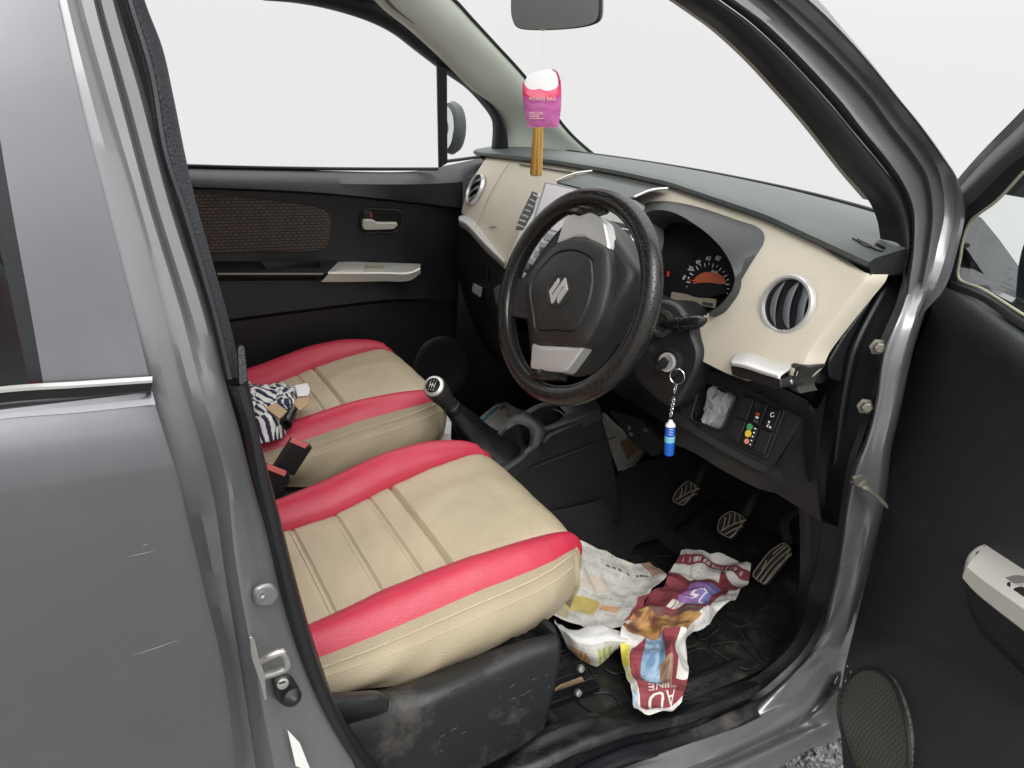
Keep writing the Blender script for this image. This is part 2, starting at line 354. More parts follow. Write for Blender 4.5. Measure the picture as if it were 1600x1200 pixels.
# belt moulding: bright bead over a gloss black strip
def rowy(pts, off): return px(S(off), pts)
loft('belt_moulding', [rowy([(-220, 634), (0, 602), (120, 594), (238, 586)], .002), rowy([(-220, 640), (0, 607), (120, 600), (238, 592)], -.010), rowy([(-220, 652), (0, 615), (120, 607), (238, 598)], -.012),
      rowy([(-220, 666), (0, 630), (120, 620), (236, 611)], -.008), rowy([(-220, 670), (0, 635), (120, 625), (236, 614)], .004)], M['gloss'], rd, n=24)
loft('bright_bead', [rowy([(-220, 637), (0, 604), (120, 596), (238, 588)], -.010), rowy([(-220, 642), (0, 609), (120, 602), (238, 594)], -.0145), rowy([(-220, 648), (0, 614), (120, 606), (238, 598)], -.0135)], M['silver'], rd, n=24)
a = rowy([(-220, 668), (0, 633), (120, 623), (238, 612)], .002); 
# door lower filler up to the moulding
loft('door_shoulder', [a, rowy([(-220, 690), (0, 655), (120, 645), (243, 632)], -.0015)], M['paint'], rd, n=24)
scm = mat('pale_scratch', (.30, .30, .30), .5)
for q in ([(207, 1024), (245, 1012), (280, 999)], [(200, 870), (242, 861)], [(222, 853), (232, 850)]):
    sweep('scratch', px(S(-.0005), q), [.00004, .0002, .00004], scm, rd, n=8, seg=4)
# ================================================================== B pillar
bp_rows = [
 [(62, -130, .005), (90, 0, .005), (127, 165, .005), (165, 315, .005), (215, 515, .006), (234, 595, .012), (256, 690, .03), (290, 800, .04), (325, 950, .045), (356, 1100, .045), (376, 1300, .045)],
 [(76, -130, .004), (104, 0, .004), (146, 165, .004), (188, 315, .004), (235, 497, .004), (258, 600, .010), (284, 695, .030), (313, 800, .05), (340, 930, .052), (366, 1060, .05), (395, 1300, .05)],
 [(92, -130, .010), (120, 0, .010), (165, 165, .010), (210, 310, .010), (255, 480, .010), (285, 600, .018), (312, 690, .035), (336, 790, .05), (352, 900, .052), (372, 1020, .048), (415, 1300, .045)],
 [(98, -130, .007), (127, 0, .007), (171, 158, .007), (216, 312, .007), (264, 485, .008), (295, 600, .012), (322, 680, .025), (345, 760, .03), (358, 870, .034), (378, 1000, .032), (430, 1300, .03)],
 [(120, -130, .007), (146, 0, .007), (186, 150, .007), (231, 318, .007), (284, 492, .008), (312, 600, .010), (334, 675, .014), (355, 755, .018), (366, 860, .02), (387, 985, .02), (445, 1280, .02)],
 [(124, -130, .017), (151, 0, .017), (192, 150, .017), (238, 320, .017), (292, 496, .017), (322, 600, .016), (342, 675, .018), (362, 755, .02), (374, 860, .022), (396, 990, .022), (462, 1270, .022)],
 [(132, -130, .011), (158, 0, .011), (200, 150, .011), (246, 320, .011), (301, 496, .012), (331, 600, .018), (352, 680, .026), (374, 760, .034), (396, 870, .038), (424, 990, .04), (500, 1250, .04)],
 [(150, -130, .013), (176, 0, .013), (219, 150, .013), (264, 320, .014), (319, 496, .016), (342, 595, .024), (364, 680, .034), (385, 760, .042), (410, 850, .046), (440, 970, .048), (530, 1230, .048)],
 [(156, -130, .026), (183, 0, .026), (228, 150, .026), (274, 320, .028), (330, 500, .03), (352, 595, .036), (376, 680, .046), (396, 760, .052), (424, 855, .054), (458, 985, .056), (560, 1210, .056)]]
bp = loft('centre_pillar', [p3(r) for r in bp_rows], M['paint_in'], car, n=90); tag(bp, 'grey painted centre pillar between the two side doors')
# ribbed upper seal and smooth lower rubber trim
ul = [(160, -130, .026), (195, 0, .026), (230, 125, .026), (250, 240, .027), (285, 340, .028), (330, 495, .03), (353, 590, .034)]
um = [(176, -130, .012), (207, 0, .012), (241, 110, .012), (262, 230, .013), (294, 335, .014), (343, 505, .018), (362, 590, .024)]
ur = [(190, -130, .03), (222, 0, .03), (250, 75, .03), (267, 150, .03), (285, 240, .032), (302, 315, .035), (330, 415, .038), (360, 525, .04), (372, 592, .042)]
uq = [(a[0]+4, a[1], a[2]+.03) for a in ur]
ur, uq = p3(ur), p3(uq)
loft('door_seal', [cr(p3(ul), 90), cr(p3(um), 90), cr(ur, 90), cr(uq, 90)], M['rib'], bp, n=90, m=13)
G1 = np.array([cr(p3(ul), 90), cr(p3(um), 90)]); sweep('seal_lip', G1[0]*.35+G1[1]*.65+vec(0, -.003, 0), .003, M['rubber'], bp, raw=True, seg=6)
ll = [(357, 599, .04), (379, 658, .048), (394, 740, .054), (413, 821, .056), (435, 918, .058), (461, 1010, .06), (498, 1097, .06), (541, 1173, .06), (600, 1250, .06)]
lr = [(386, 590, .045), (403, 675, .052), (433, 794, .058), (471, 940, .062), (503, 1048, .064), (541, 1135, .064), (577, 1196, .064), (640, 1280, .064)]
A, B_ = cr(p3(ll), 60), cr(p3(lr), 60)
loft('lower_trim', [A+vec(0, .012, 0), A+vec(0, -.004, 0), A*.8+B_*.2+vec(0, -.012, 0), A*.3+B_*.7+vec(0, -.013, 0), B_+vec(0, -.004, 0), B_+vec(0, .05, 0)], M['plastic'], bp, n=60, m=16)
prism('trim_clip', rpoly(px(S(.03), [(369, 540), (380, 538), (386, 592), (372, 600)]), .003), (0, -.006, 0), M['plastic'], bp)
# inner closing sheet of the pillar (behind the seal)
loft('pillar_inner_trim', [p3([(a[0], a[1], a[2]+.03) for a in [(222, -130, .03), (222, 0, .03), (285, 240, .032), (360, 525, .04), (403, 675, .05), (471, 940, .06), (541, 1135, .06), (640, 1280, .06)]]),
      p3([(120, -130, .12), (140, 0, .12), (200, 240, .12), (280, 525, .12), (320, 675, .12), (390, 940, .12), (470, 1135, .12), (560, 1280, .12)])], M['plastic'], bp, n=40)
# embossed jamb details
prism('jamb_boss', rpoly(px(S(.044), [(391, 915), (424, 905), (436, 925), (425, 942), (398, 944)]), .01) if False else rpoly(px(S(.030), [(391, 915), (424, 905), (436, 925), (425, 942), (398, 944)]), .01), (0, -.007, .0), M['paint_in'], bp, bevel=.004)
lathe('grommet', [(.006, 0), (.0055, .002), (.003, .0025), (.001, .001)], PS(408, 929, .024), (0.2, -1, .1), M['paint_in'], bp, seg=16)
# striker
st = prism('striker', rpoly(px(S(.016), [(388, 990), (396, 992), (402, 1020), (412, 1050), (416, 1088), (411, 1090), (404, 1060), (391, 1022)]), .004), (0, -.005, 0), M['steel'], bp); tag(st, 'zinc door striker loop on the pillar')
sweep('striker_loop', [PS(404, 1034, .016), PS(424, 1024, .008), PS(440, 1019, .006), PS(447, 1028, .006), PS(448, 1042, .006), PS(438, 1048, .008), PS(412, 1056, .016)], .0042, M['steel'], st, n=40, seg=10)
sw = prism('door_switch', rpoly(px(S(.030), [(422, 1056), (452, 1048), (468, 1074), (463, 1092), (446, 1101), (430, 1090)]), .008), (0, -.008, 0), M['rubber'], bp, bevel=.004)
lathe('rubber_plunger', [(.011, 0), (.010, .006), (.006, .010), (.003, .014), (0, .015)], PS(454, 1087, .022), (.2, -1, .25), M['rubber'], sw, seg=18)
lathe('screw', [(.0065, 0), (.006, .003), (.003, .004), (0, .0042)], PS(441, 1067, .022), (.1, -1, .3), M['steel'], sw, seg=16)
box('screw_slot', PS(441, 1067, .0178), .007, .001, .0014, M['gloss'], sw, bevel=0)
prism('white_sticker', px(S(.026), [(449, 1140), (468, 1160), (486, 1205), (462, 1196)]), (0, -.001, 0), M['print_w'], bp, bevel=0)
# ================================================================== near A pillar, hinge pillar, sill
def AH(pts, off): return [PS(u, v, off+(.05 if i == 0 else .03 if i == len(pts)-2 else .06 if i == len(pts)-1 else .0)) for i, (u, v) in enumerate(pts)]
def ap(pts): return [PS(*p) for p in pts]
def A_(pts, off): return px(S(off), pts)
sil = [(1010, -40), (1073, 0), (1105, 24), (1139, 51), (1187, 101), (1225, 142), (1276, 200), (1337, 279), (1375, 321), (1388, 348), (1392, 372)]
bin_ = [(1016, -42), (1078, -1), (1108, 20), (1142, 45), (1193, 92), (1244, 148), (1287, 198), (1345, 273), (1383, 318), (1397, 350), (1402, 380)]
bout = [(1065, -42), (1120, 0), (1169, 36), (1225, 88), (1300, 169), (1325, 200), (1367, 250), (1398, 292), (1411, 325), (1418, 362), (1412, 417)]
def AT(pts, off):      # pillar row with a tail that tucks under the hinge pillar
    q = px(S(off), pts); u, v = pts[-1]; return q+[PS(1410+(u-1410)*.36, 500, off+.025), PS(1398+(u-1410)*.2, 545, off+.05)]
apl = loft('windscreen_pillar', [AT([(a+1, b-3) for a, b in bout]+[(1410, 450)], .052), AT([(1072, -42), (1128, 0), (1178, 36), (1232, 86), (1306, 166), (1332, 198), (1374, 248), (1405, 290), (1420, 328), (1424, 370), (1416, 430)], .058),
  AT([(1092, -42), (1148, 0), (1194, 34), (1248, 86), (1316, 160), (1345, 198), (1392, 256), (1413, 288), (1428, 328), (1428, 390), (1420, 450)], .034),
  AT([(1108, -42), (1168, 0), (1214, 38), (1268, 90), (1330, 158), (1360, 196), (1405, 252), (1424, 284), (1438, 328), (1436, 390), (1428, 450)], .034),
  AT([(1114, -42), (1174, 0), (1220, 36), (1275, 88), (1336, 154), (1366, 192), (1410, 246), (1430, 280), (1445, 330), (1442, 390), (1432, 450)], .044),
  AT([(1142, -42), (1203, 0), (1252, 48), (1296, 90), (1352, 150), (1384, 192), (1424, 244), (1443, 276), (1454, 330), (1448, 390), (1436, 450)], .044),
  AT([(1150, -42), (1208, 0), (1258, 46), (1304, 90), (1360, 150), (1392, 194), (1432, 246), (1450, 278), (1458, 330), (1452, 390), (1440, 450)], .030),
  AT([(1164, -42), (1222, 0), (1270, 44), (1316, 88), (1372, 150), (1402, 190), (1440, 238), (1460, 272), (1468, 330), (1458, 390), (1444, 450)], .030),
  AT([(1170, -42), (1230, 0), (1278, 42), (1324, 88), (1380, 148), (1410, 188), (1448, 236), (1468, 270), (1476, 330), (1464, 390), (1450, 450)], .036),
  AT([(1200, -42), (1256, 0), (1300, 42), (1346, 90), (1398, 152), (1426, 188), (1462, 236), (1486, 274), (1492, 330), (1480, 390), (1460, 450)], .026),
  AT([(1208, -42), (1264, 0), (1310, 44), (1354, 92), (1406, 156), (1434, 190), (1470, 240), (1494, 280), (1502, 330), (1490, 390), (1470, 450)], .004),
  AT([(1216, -44), (1278, 0), (1318, 46), (1362, 98), (1412, 162), (1440, 196), (1476, 246), (1498, 284), (1508, 330), (1496, 390), (1476, 450)], .006),
  ], M['paint_in'], car, n=70); tag(apl, 'grey painted windscreen pillar on the driver side')
so_, si_ = cr(A_(bin_, .066), 80), cr(A_(bout, .052), 80)
loft('door_seal', [so_+vec(0, .03, 0), so_, so_*.75+si_*.25+vec(0, -.008, 0), so_*.35+si_*.65+vec(0, -.011, 0), si_+vec(0, -.004, 0), si_+vec(0, .01, 0)], M['rubber'], apl, n=80, m=16)
a_, b_ = cr(A_(sil[:-2], .088), 60), cr(A_(bin_[:-2], .074), 60)
loft('pillar_trim', [a_+vec(.02, .03, 0), a_, b_, b_+vec(0, .04, 0)], M['beige_dark'], apl, n=60)
# hinge pillar
gl_ = [(1430, 392), (1407, 480), (1380, 546), (1364, 640), (1350, 690), (1335, 722), (1324, 770), (1316, 840), (1306, 900), (1295, 946), (1286, 979), (1273, 1003), (1254, 1027), (1223, 1059)]
gr_ = [(1470, 400), (1440, 480), (1418, 552), (1400, 636), (1385, 702), (1375, 792), (1357, 864), (1341, 930), (1335, 950), (1330, 972), (1321, 1011), (1314, 1045), (1312, 1060), (1310, 1085)]
gm_ = [(1448, 396), (1424, 480), (1398, 550), (1380, 640), (1366, 697), (1356, 755), (1346, 850), (1330, 905), (1318, 948), (1310, 976), (1297, 1010), (1282, 1040), (1265, 1070), (1240, 1100)]

R0 = [(1273, 1003), (1254, 1027), (1223, 1059), (1196, 1086), (1140, 1138), (1080, 1171), (1050, 1180), (1005, 1181), (954, 1198), (880, 1228), (760, 1290)]
R1 = [(1310, 1020), (1300, 1048), (1286, 1072), (1267, 1100), (1245, 1122), (1180, 1152), (1120, 1180), (1060, 1205), (1000, 1232), (930, 1270)]
R1b = [(1313, 1040), (1306, 1064), (1293, 1084), (1274, 1108), (1250, 1130), (1184, 1162), (1126, 1190), (1066, 1215), (1008, 1242), (938, 1280)]
R2 = [(1312, 1075), (1310, 1100), (1306, 1125), (1270, 1143), (1225, 1164), (1180, 1186), (1110, 1225), (1040, 1270)]
R3 = [(1312, 1146), (1306, 1151), (1262, 1167), (1212, 1198), (1120, 1255), (1060, 1300)]
def hrow(up, off, low, y): return [PS(u, v, off+(.05 if q == 0 else 0)) for q, (u, v) in enumerate(up)]+px(Y(y), low)
def mixl(k): return [(a*(1-k)+c*k, b*(1-k)+d*k) for (a, b), (c, d) in zip(gl_, gr_)]
hrows = [hrow(gl_[:11], .055, R0[1:], -.636), hrow(mixl(.10)[:11], .038, [(a+3, b+4) for a, b in R0[1:]], -.648), hrow(gm_[:11], .030, [(1282, 1040), (1265, 1068), (1240, 1096), (1190, 1124), (1120, 1156), (1060, 1184), (1000, 1206), (940, 1236)], -.674),
         hrow(mixl(.85)[:11], .022, [(1303, 1044), (1290, 1070)]+R1[3:], -.688), hrow(mixl(.92)[:11], .024, [(1307, 1050), (1296, 1080)]+R1b[3:], -.684), hrow(gr_[:12], .030, R2[0:], -.712), hrow([(a+4, b) for a, b in gr_[:12]], .045, [(1312, 1100)]+R3, -.703), hrow([(a+8, b) for a, b in gr_[:12]], .09, [(1316, 1104)]+[(a, b+6) for a, b in R3], -.62)]
hp = loft('hinge_pillar', hrows, M['paint_in'], car, n=130, m=44)
tag(hp, 'grey painted hinge pillar running down into the door sill')
# sill
# black door seal running down the hinge pillar and onto the sill
J1 = [(1405, 415), (1388, 480), (1352, 560), (1332, 640), (1310, 740), (1300, 830), (1288, 900), (1275, 940), (1267, 983), (1245, 1022), (1212, 1053), (1180, 1075), (1150, 1090), (1110, 1106)]
J2 = [(1428, 398), (1406, 480), (1378, 546), (1361, 640), (1332, 722), (1318, 810), (1306, 890), (1294, 944), (1284, 980), (1256, 1026), (1224, 1058), (1190, 1086), (1156, 1101), (1114, 1120)]
def AJ(pts, off): return [PS(u, v, off+(0, .0, .022, .05)[max(0, i-len(pts)+4)]) for i, (u, v) in enumerate(pts)]
a_, b_ = cr(AJ(J1, .085), 80), cr(AJ(J2, .056), 80)
sl_ = loft('door_seal', [a_+vec(0, .02, 0), a_, a_*.6+b_*.4+vec(0, -.012, 0), a_*.2+b_*.8+vec(0, -.008, 0), b_+vec(0, .008, 0)], M['rubber'], hp, n=80, m=14)
J1 = J1[:-2]
# inner black kick panel between the dashboard end and the seal
K0 = [(1372, 425), (1350, 465), (1308, 525), (1285, 565), (1268, 640), (1232, 730), (1246, 780), (1250, 860), (1246, 930), (1232, 975), (1200, 1015), (1150, 1050)]
kp = loft('kick_panel', [cr(A_(K0, .165), 60), cr(A_([(a*.5+c*.5, b*.5+d*.5) for (a, b), (c, d) in zip(K0, J1)], .125), 60), cr(A_(J1, .095), 60)], M['plastic'], car, n=60, m=10)
sweep('panel_ridge', A_([(1402, 425), (1372, 470), (1335, 545), (1322, 600), (1310, 680), (1302, 760)], .098), .006, M['plastic'], kp, n=40, seg=8)
lathe('round_cap', [(.014, 0), (.014, .002), (.012, .003), (0, .003)], A_([(1282, 586)], .128)[0], (-.25, -1, .1), M['plastic'], kp, seg=24)
for u, v in ((1373, 543), (1353, 636)):
    c = PS(u, v, .052); ax = (-.55, -.8, .1); e = np.array(ax)/np.linalg.norm(ax)
    bo = lathe('bolt', [(.013, 0), (.013, .003), (.0085, .004), (.0085, .012), (.006, .0135), (0, .0135)], c-e*.006, ax, M['steel_d'], hp, seg=6, smooth=20)
cs = sweep('check_strap', [PS(1334, 750, .03), PS(1350, 758, .014), PS(1366, 772, .006), PS(1384, 789, -.002)], [.012, .011, .009, .008], M['steel_d'], hp, n=20, seg=8, flat=.35)
prism('strap_bracket', rpoly(px(S(.018), [(1330, 744), (1344, 740), (1358, 748), (1356, 758), (1340, 762), (1331, 756)]), .004), (0, -.006, 0), M['steel_d'], cs, bevel=.002)
lathe('strap_pin', [(.009, -.004), (.009, .008), (.005, .010), (0, .010)], PS(1341, 752, .02), (-.3, -1, .5), M['steel_d'], cs, seg=14)
# scuff plate + sill trim
T0 = [(700, 1260), (789, 1195), (813, 1163), (921, 1117), (954, 1121), (984, 1118), (1029, 1111), (1080, 1093), (1134, 1072), (1176, 1058)]
T1 = [(680, 1275), (786, 1200), (870, 1159), (940, 1132), (965, 1125), (1000, 1122), (1040, 1114), (1090, 1098), (1140, 1078), (1180, 1063)]
T1c = [(740, 1275), (826, 1200), (900, 1163), (945, 1146), (985, 1132), (1020, 1128), (1056, 1120), (1104, 1104), (1150, 1086), (1186, 1070)]
T2 = [(760, 1275), (861, 1198), (930, 1168), (960, 1157), (990, 1147), (1020, 1142), (1050, 1136), (1110, 1117), (1150, 1099), (1191, 1081)]
st_ = loft('sill_trim', [cr(px(Y(-.57), T0), 60)+vec(0, .015, -.02), cr(px(Y(-.575), T0), 60), cr(px(Y(-.60), T1), 60), cr(px(Y(-.625), T1c), 60), cr(px(Y(-.635), T2), 60), cr(px(Y(-.632), T2), 60)+vec(0, .004, -.010), cr(px(Y(-.634), [(800, 1285), (880, 1220), (940, 1189), (985, 1172), (1050, 1157), (1110, 1133), (1150, 1115), (1192, 1096)]), 60)+vec(0, .004, -.006)], M['plastic_dusty'], car, n=60, m=26)
T3_ = 0
T3 = [(800, 1275), (880, 1213), (940, 1182), (985, 1165), (1050, 1150), (1110, 1126), (1150, 1108), (1188, 1090)]
T4 = [(830, 1275), (900, 1222), (954, 1200), (1005, 1183), (1050, 1181), (1080, 1172), (1140, 1140), (1203, 1112)]
T4m = [(a*.5+c*.5, b*.5+d*.5) for (a, b), (c, d) in zip(T3, T4)]
sp_ = loft('scuff_plate', [cr(px(Y(-.632), T3), 50)+vec(0, .006, -.012), cr(px(Y(-.636), T3), 50), cr(px(Y(-.650), T4m), 50), cr(px(Y(-.662), T4), 50), cr(px(Y(-.660), T4), 50)+vec(0, .0, -.006)], M['plastic_dusty'], st_, n=50, m=14)
# ================================================================== shell that encloses the cabin
def ztop(x): return 1.655-.05*max(0, x-.2)**2/.25-.03*max(0, -x-.8)
rf = []
for x in np.linspace(-1.75, .66, 26):
    rf.append([vec(x, y, ztop(x)-.07*abs(y/.56)**3) for y in np.linspace(-.565, .565, 25)])
roof = grid('roof', rf, M['paint'], car, thick=.006); tag(roof, 'grey roof panel above the cabin')
grid('headliner', [[p-vec(0, 0, .035) for p in r] for r in rf], M['roofcloth'], roof)
fl = [[vec(x, y, (.28 if x < 1.28 else .28+(x-1.28)*.9)) for y in np.linspace(-.60, .60, 13)] for x in np.linspace(-1.7, 1.62, 24)]
floor_ = grid('floor_pan', fl, M['carpet'], car, thick=.01)
bt = [[vec(-1.74, y, z) for y in (-.62, 0, .62)] for z in (.28, .6, 1.0)]
grid('tailgate', bt, M['paint'], car, thick=.02)
lq = [[vec(x, .705, z) for x in np.linspace(-1.74, .12, 10)] for z in (.18, .4, .8, 1.12)]
grid('far_quarter_panel', lq, M['paint'], car, thick=.02)
for xx, w in ((.06, .10), (-.75, .08), (-1.68, .12)):
    prism('far_pillar', [vec(xx-w/2, .655, 1.1), vec(xx+w/2, .655, 1.1), vec(xx+w/2-.05, .55, 1.62), vec(xx-w/2-.05, .55, 1.62)], (0, .03, 0), M['plastic'], car)
rq = [[vec(x, ys(z), z) for x in np.linspace(-1.74, -.625, 8)] for z in (.18, .4, .7, .9, 1.12)]
grid('near_quarter_panel', rq, M['paint'], car, thick=.01)
prism('rear_pillar', [vec(-1.74, -.66, 1.12), vec(-1.45, -.67, 1.12), vec(-1.5, -.57, 1.6), vec(-1.74, -.57, 1.6)], (0, .03, 0), M['paint'], car)
# front: firewall, cowl, wings and bonnet
fw = [[vec(1.60+.0*z, y, z) for y in (-.66, 0, .66)] for z in (.2, .6, 1.06)]
grid('firewall', fw, M['under'], car, thick=.02)
bn = [[vec(x, y, 1.05-.14*(x-1.35)**2-.05*(abs(y)/.66)**3) for y in np.linspace(-.69, .69, 15)] for x in np.linspace(1.46, 2.25, 10)]
bonnet = grid('bonnet', bn, M['paint'], car, thick=.008)
wing = [[vec(x, ys(z)+.012, z) for x in np.linspace(1.20, 2.25, 14)] for z in (.55, .7, .9, 1.0, 1.04)]
wg = grid('front_wing', wing, M['paint'], car, thick=.006)
grid('far_kick_panel', [[vec(x, .603, z) for x in (.93, 1.3, 1.62)] for z in (.27, .7, 1.1)], M['plastic'], car, thick=.004)
wing2 = [[vec(x, .715, z) for x in np.linspace(1.05, 2.25, 10)] for z in (.2, .7, 1.04)]
grid('far_front_wing', wing2, M['paint'], car, thick=.006)
# ================================================================== far side: door, window, pillar
YD = .60
def far(pts, y): return px(Y(y), pts)
L0, L1 = .16, 1.06
def drow(pts, y):      # door row from pixels, extended to the left
    q = [Y(y+(0 if u < 700 else .055))(u, v) for u, v in pts]; q = [vec(.13, y, q[0][2]+(q[0][2]-q[1][2])/(q[0][0]-q[1][0])*(.13-q[0][0]))]+q; return q
belt = [(291, 262), (480, 266), (640, 268), (700, 258), (772, 243), (800, 240)]
b1 = [(292, 268), (480, 272), (640, 274), (700, 266), (772, 252), (800, 249)]
b2 = [(297, 280), (480, 286), (640, 288), (720, 284), (772, 276), (800, 272)]
b3 = [(302, 292), (475, 299), (587, 309), (722, 325), (775, 332), (810, 336)]
b4 = [(303, 296), (475, 303), (587, 313), (722, 330), (775, 338), (810, 342)]
fdoor = loft('passenger_door', [drow(belt, .625), drow(b1, .600), drow(b2, .572), drow(b3, .562), drow(b4, .585), drow([(310, 340), (475, 345), (600, 350), (722, 360), (810, 370)], .592),
     drow([(325, 400), (475, 400), (600, 402), (722, 410), (810, 420)], .590), drow([(345, 440), (475, 440), (600, 440), (722, 450), (810, 460)], .580), drow([(362, 498), (485, 482), (623, 467), (722, 470), (810, 475)], .572),
     drow([(363, 503), (485, 487), (623, 472), (722, 476), (810, 480)], .588), drow([(380, 620), (485, 620), (623, 620), (722, 640), (810, 660)], .592)], M['plastic'], car, n=60)
tag(fdoor, 'dark grained passenger door trim with woven insert and silver pull')
prism('woven_insert', cr(far([(296, 304), (367, 308), (423, 313), (482, 322), (506, 328), (515, 340), (514, 365), (508, 385), (497, 391), (418, 393), (331, 396), (305, 396)], .589), 60, True), (0, -.006, 0), M['weave'], fdoor, bevel=.003)
# inside handle
hb = cr(far([(564, 332), (570, 327), (600, 327), (622, 329), (628, 337), (626, 349), (617, 361), (590, 362), (569, 362), (564, 355)], .586), 40, True)
hd = prism('door_handle', hb, (0, -.004, 0), M['gloss'], fdoor, bevel=.002)
sweep('handle_bezel', [p+vec(0, -.005, 0) for p in hb], .0022, M['plastic'], hd, closed=True, n=50, seg=8)
prism('lever', rpoly(far([(564, 341), (579, 341), (587, 346), (618, 346), (619, 351), (613, 357), (568, 358), (564, 354)], .584), .005), (0, -.014, 0), M['silver_door'], hd, bevel=.004)
prism('lock_knob', rpoly(far([(566, 329), (577, 329), (577, 340), (566, 340)], .584), .003), (0, -.009, 0), M['plastic'], hd)
prism('red_mark', far([(577.5, 331), (579.5, 331), (581, 339), (579, 340)], .579), (0, -.004, 0), M['red'], hd, bevel=0)
# pull: silver front piece + dark rear ledge with finger well
def slab(name, top_back, top_front, low_front, low_back, m, par, n=24, mm=22):
    return loft(name, [top_back, top_front, low_front, low_back], m, par, n=n, m=mm)
tb, tf, lf = far([(528, 410), (546, 409), (600, 411), (657, 413)], .583), far([(513, 426), (546, 426), (600, 426), (640, 426), (657, 419)], .53), far([(502, 441), (546, 441), (600, 440), (640, 439), (657, 428)], .535)
G = [cr(q, 30) for q in (tb, tf, lf)]
ar = loft('silver_pull', [G[0]+vec(0, .006, 0), G[0], G[0]*.5+G[1]*.5+vec(0, 0, .001), G[1]+vec(0, .003, .001), G[1]+vec(0, 0, -.003), G[2]+vec(0, .0, .001), G[2]+vec(0, .05, -.002)], M['silver_door'], fdoor, n=30)
prism('pull_slot', rpoly(far([(570, 415), (596, 414.5), (599, 420), (574, 420)], .553), .002), (0, -.004, .006), M['beige_dark'], ar, bevel=0)
tb, tf = far([(330, 409), (405, 408), (470, 407), (528, 408)], .585), far([(336, 427), (410, 427), (470, 427), (512, 427)], .54)
G = [cr(q, 30) for q in (tb, tf)]
ld = loft('door_ledge', [G[0]+vec(0, .004, 0), G[0], G[0]*.5+G[1]*.5, G[1], G[1]+vec(0, .002, -.008), G[1]+vec(0, .04, -.03)], M['plastic'], fdoor, n=30)
well = rpoly(far([(405, 410), (498, 409), (502, 419), (499, 422), (418, 422)], .562), .004)
prism('finger_well', well, (0, -.002, .003), M['gloss'], ld, bevel=0)
sweep('well_rim', [p+vec(0, -.003, .004) for p in well], .0018, M['plastic'], ld, closed=True, n=50, seg=6)
sweep('silver_edge', far([(340, 428), (410, 428), (505, 428)], .538), .0022, M['print_g'], ld, n=20, seg=6)
lathe('speaker_pod', [(.10, 0), (.095, .006), (.085, .008), (.07, .004), (0, .004)], Y(.60)(690, 575), (0, -1, .1), M['plastic'], fdoor, seg=36)
# window frame (closed strip), quarter pillar, glass
wi = [(291, 258), (291, 247), (286, 215), (262, 120), (250, 40), (300, -20), (411, 0), (460, 4), (512, 13), (576, 32), (617, 52), (655, 81), (679, 109), (681, 160), (682, 259)]
yi = .612
fo = [(395, -22), (470, -16), (531, -6), (587, 6), (636, 36), (685, 82), (730, 129), (775, 172), (790, 202), (794, 244)]
fi = [(411, 0), (460, 4), (512, 13), (576, 32), (617, 52), (655, 81), (700, 115), (737, 142), (773, 187), (775, 202), (772, 244)]
def lean(pts, y0=.625):  # glass line leans inwards above the belt
    out = []
    for u, v in pts:
        r = ray(u, v); y = y0
        for _ in range(12):
            q = CP+r*(y-CP[1])/r[1]; y = y0-.26*max(0, q[2]-1.14)
        out.append(q)
    return out
a_, b_ = cr(lean(fo, .612), 60), cr(lean(fi, .628), 60)
wf = loft('window_frame', [a_+vec(0, .03, 0), a_+vec(0, -.004, 0), a_*.55+b_*.45+vec(0, -.012, 0), b_+vec(0, -.002, 0), b_+vec(0, .02, 0)], M['rubber'], fdoor, n=60, m=14)
dv = lean([(681, 100), (696, 108), (697, 254), (684, 262)]); prism('quarter_pillar', dv, (0, -.012, 0), M['rubber'], wf, bevel=.003)
sweep('belt_seal', lean([(284, 259), (400, 262), (560, 264), (684, 264)]), .0045, M['rubber'], wf, n=30, seg=8)
sweep('quarter_seal', lean([(697, 252), (735, 247), (774, 242)]), .0045, M['rubber'], wf, n=16, seg=8)
grid('window_pane', [lean([(240, 262), (450, 264), (683, 262)], .64), lean([(225, 100), (450, 90), (683, 100)], .64), lean([(200, -60), (450, -40), (683, 60)], .64)], M['glass'], wf)
grid('quarter_pane', [lean([(697, 254), (776, 244)], .64), lean([(697, 180), (776, 180)], .64), lean([(697, 105), (720, 118)], .64)], M['glass'], wf)
# far A pillar trim
po = [(650, -40), (704, 0), (735, 33), (775, 76), (812, 116), (850, 163), (890, 212), (930, 247), (950, 262)]
pi = [(560, -45), (600, 8), (644, 44), (690, 86), (733, 130), (777, 173), (792, 203), (794, 240), (796, 262)]
def plane_p(u, v): return PL((1.0, .60, 1.2), (-.28, 1, .30))(u, v)
a_, b_ = cr([plane_p(*p) for p in pi], 50), cr([PL((1.25, .58, 1.2), (-.2, 1, .28))(*p) for p in po], 50)
pt = loft('far_pillar_trim', [a_+vec(0, .03, 0), a_, a_*.6+b_*.4+vec(-.006, -.014, .004), b_, b_+vec(.03, .02, 0)], M['trim_grey'], car, n=50, m=16); tag(pt, 'greenish grey trim on the passenger side windscreen pillar')
sweep('glass_edge_seal', b_+vec(.006, 0, .004), .004, M['rubber'], pt, raw=True, seg=6)
loft('upper_pillar_trim', [[plane_p(*p)+vec(0, -.012, 0) for p in q] for q in ([(560, -60), (590, -10), (606, 10), (644, 38)], [(600, -70), (640, -30), (668, -4), (650, 36)])], M['headliner'], pt, n=14)
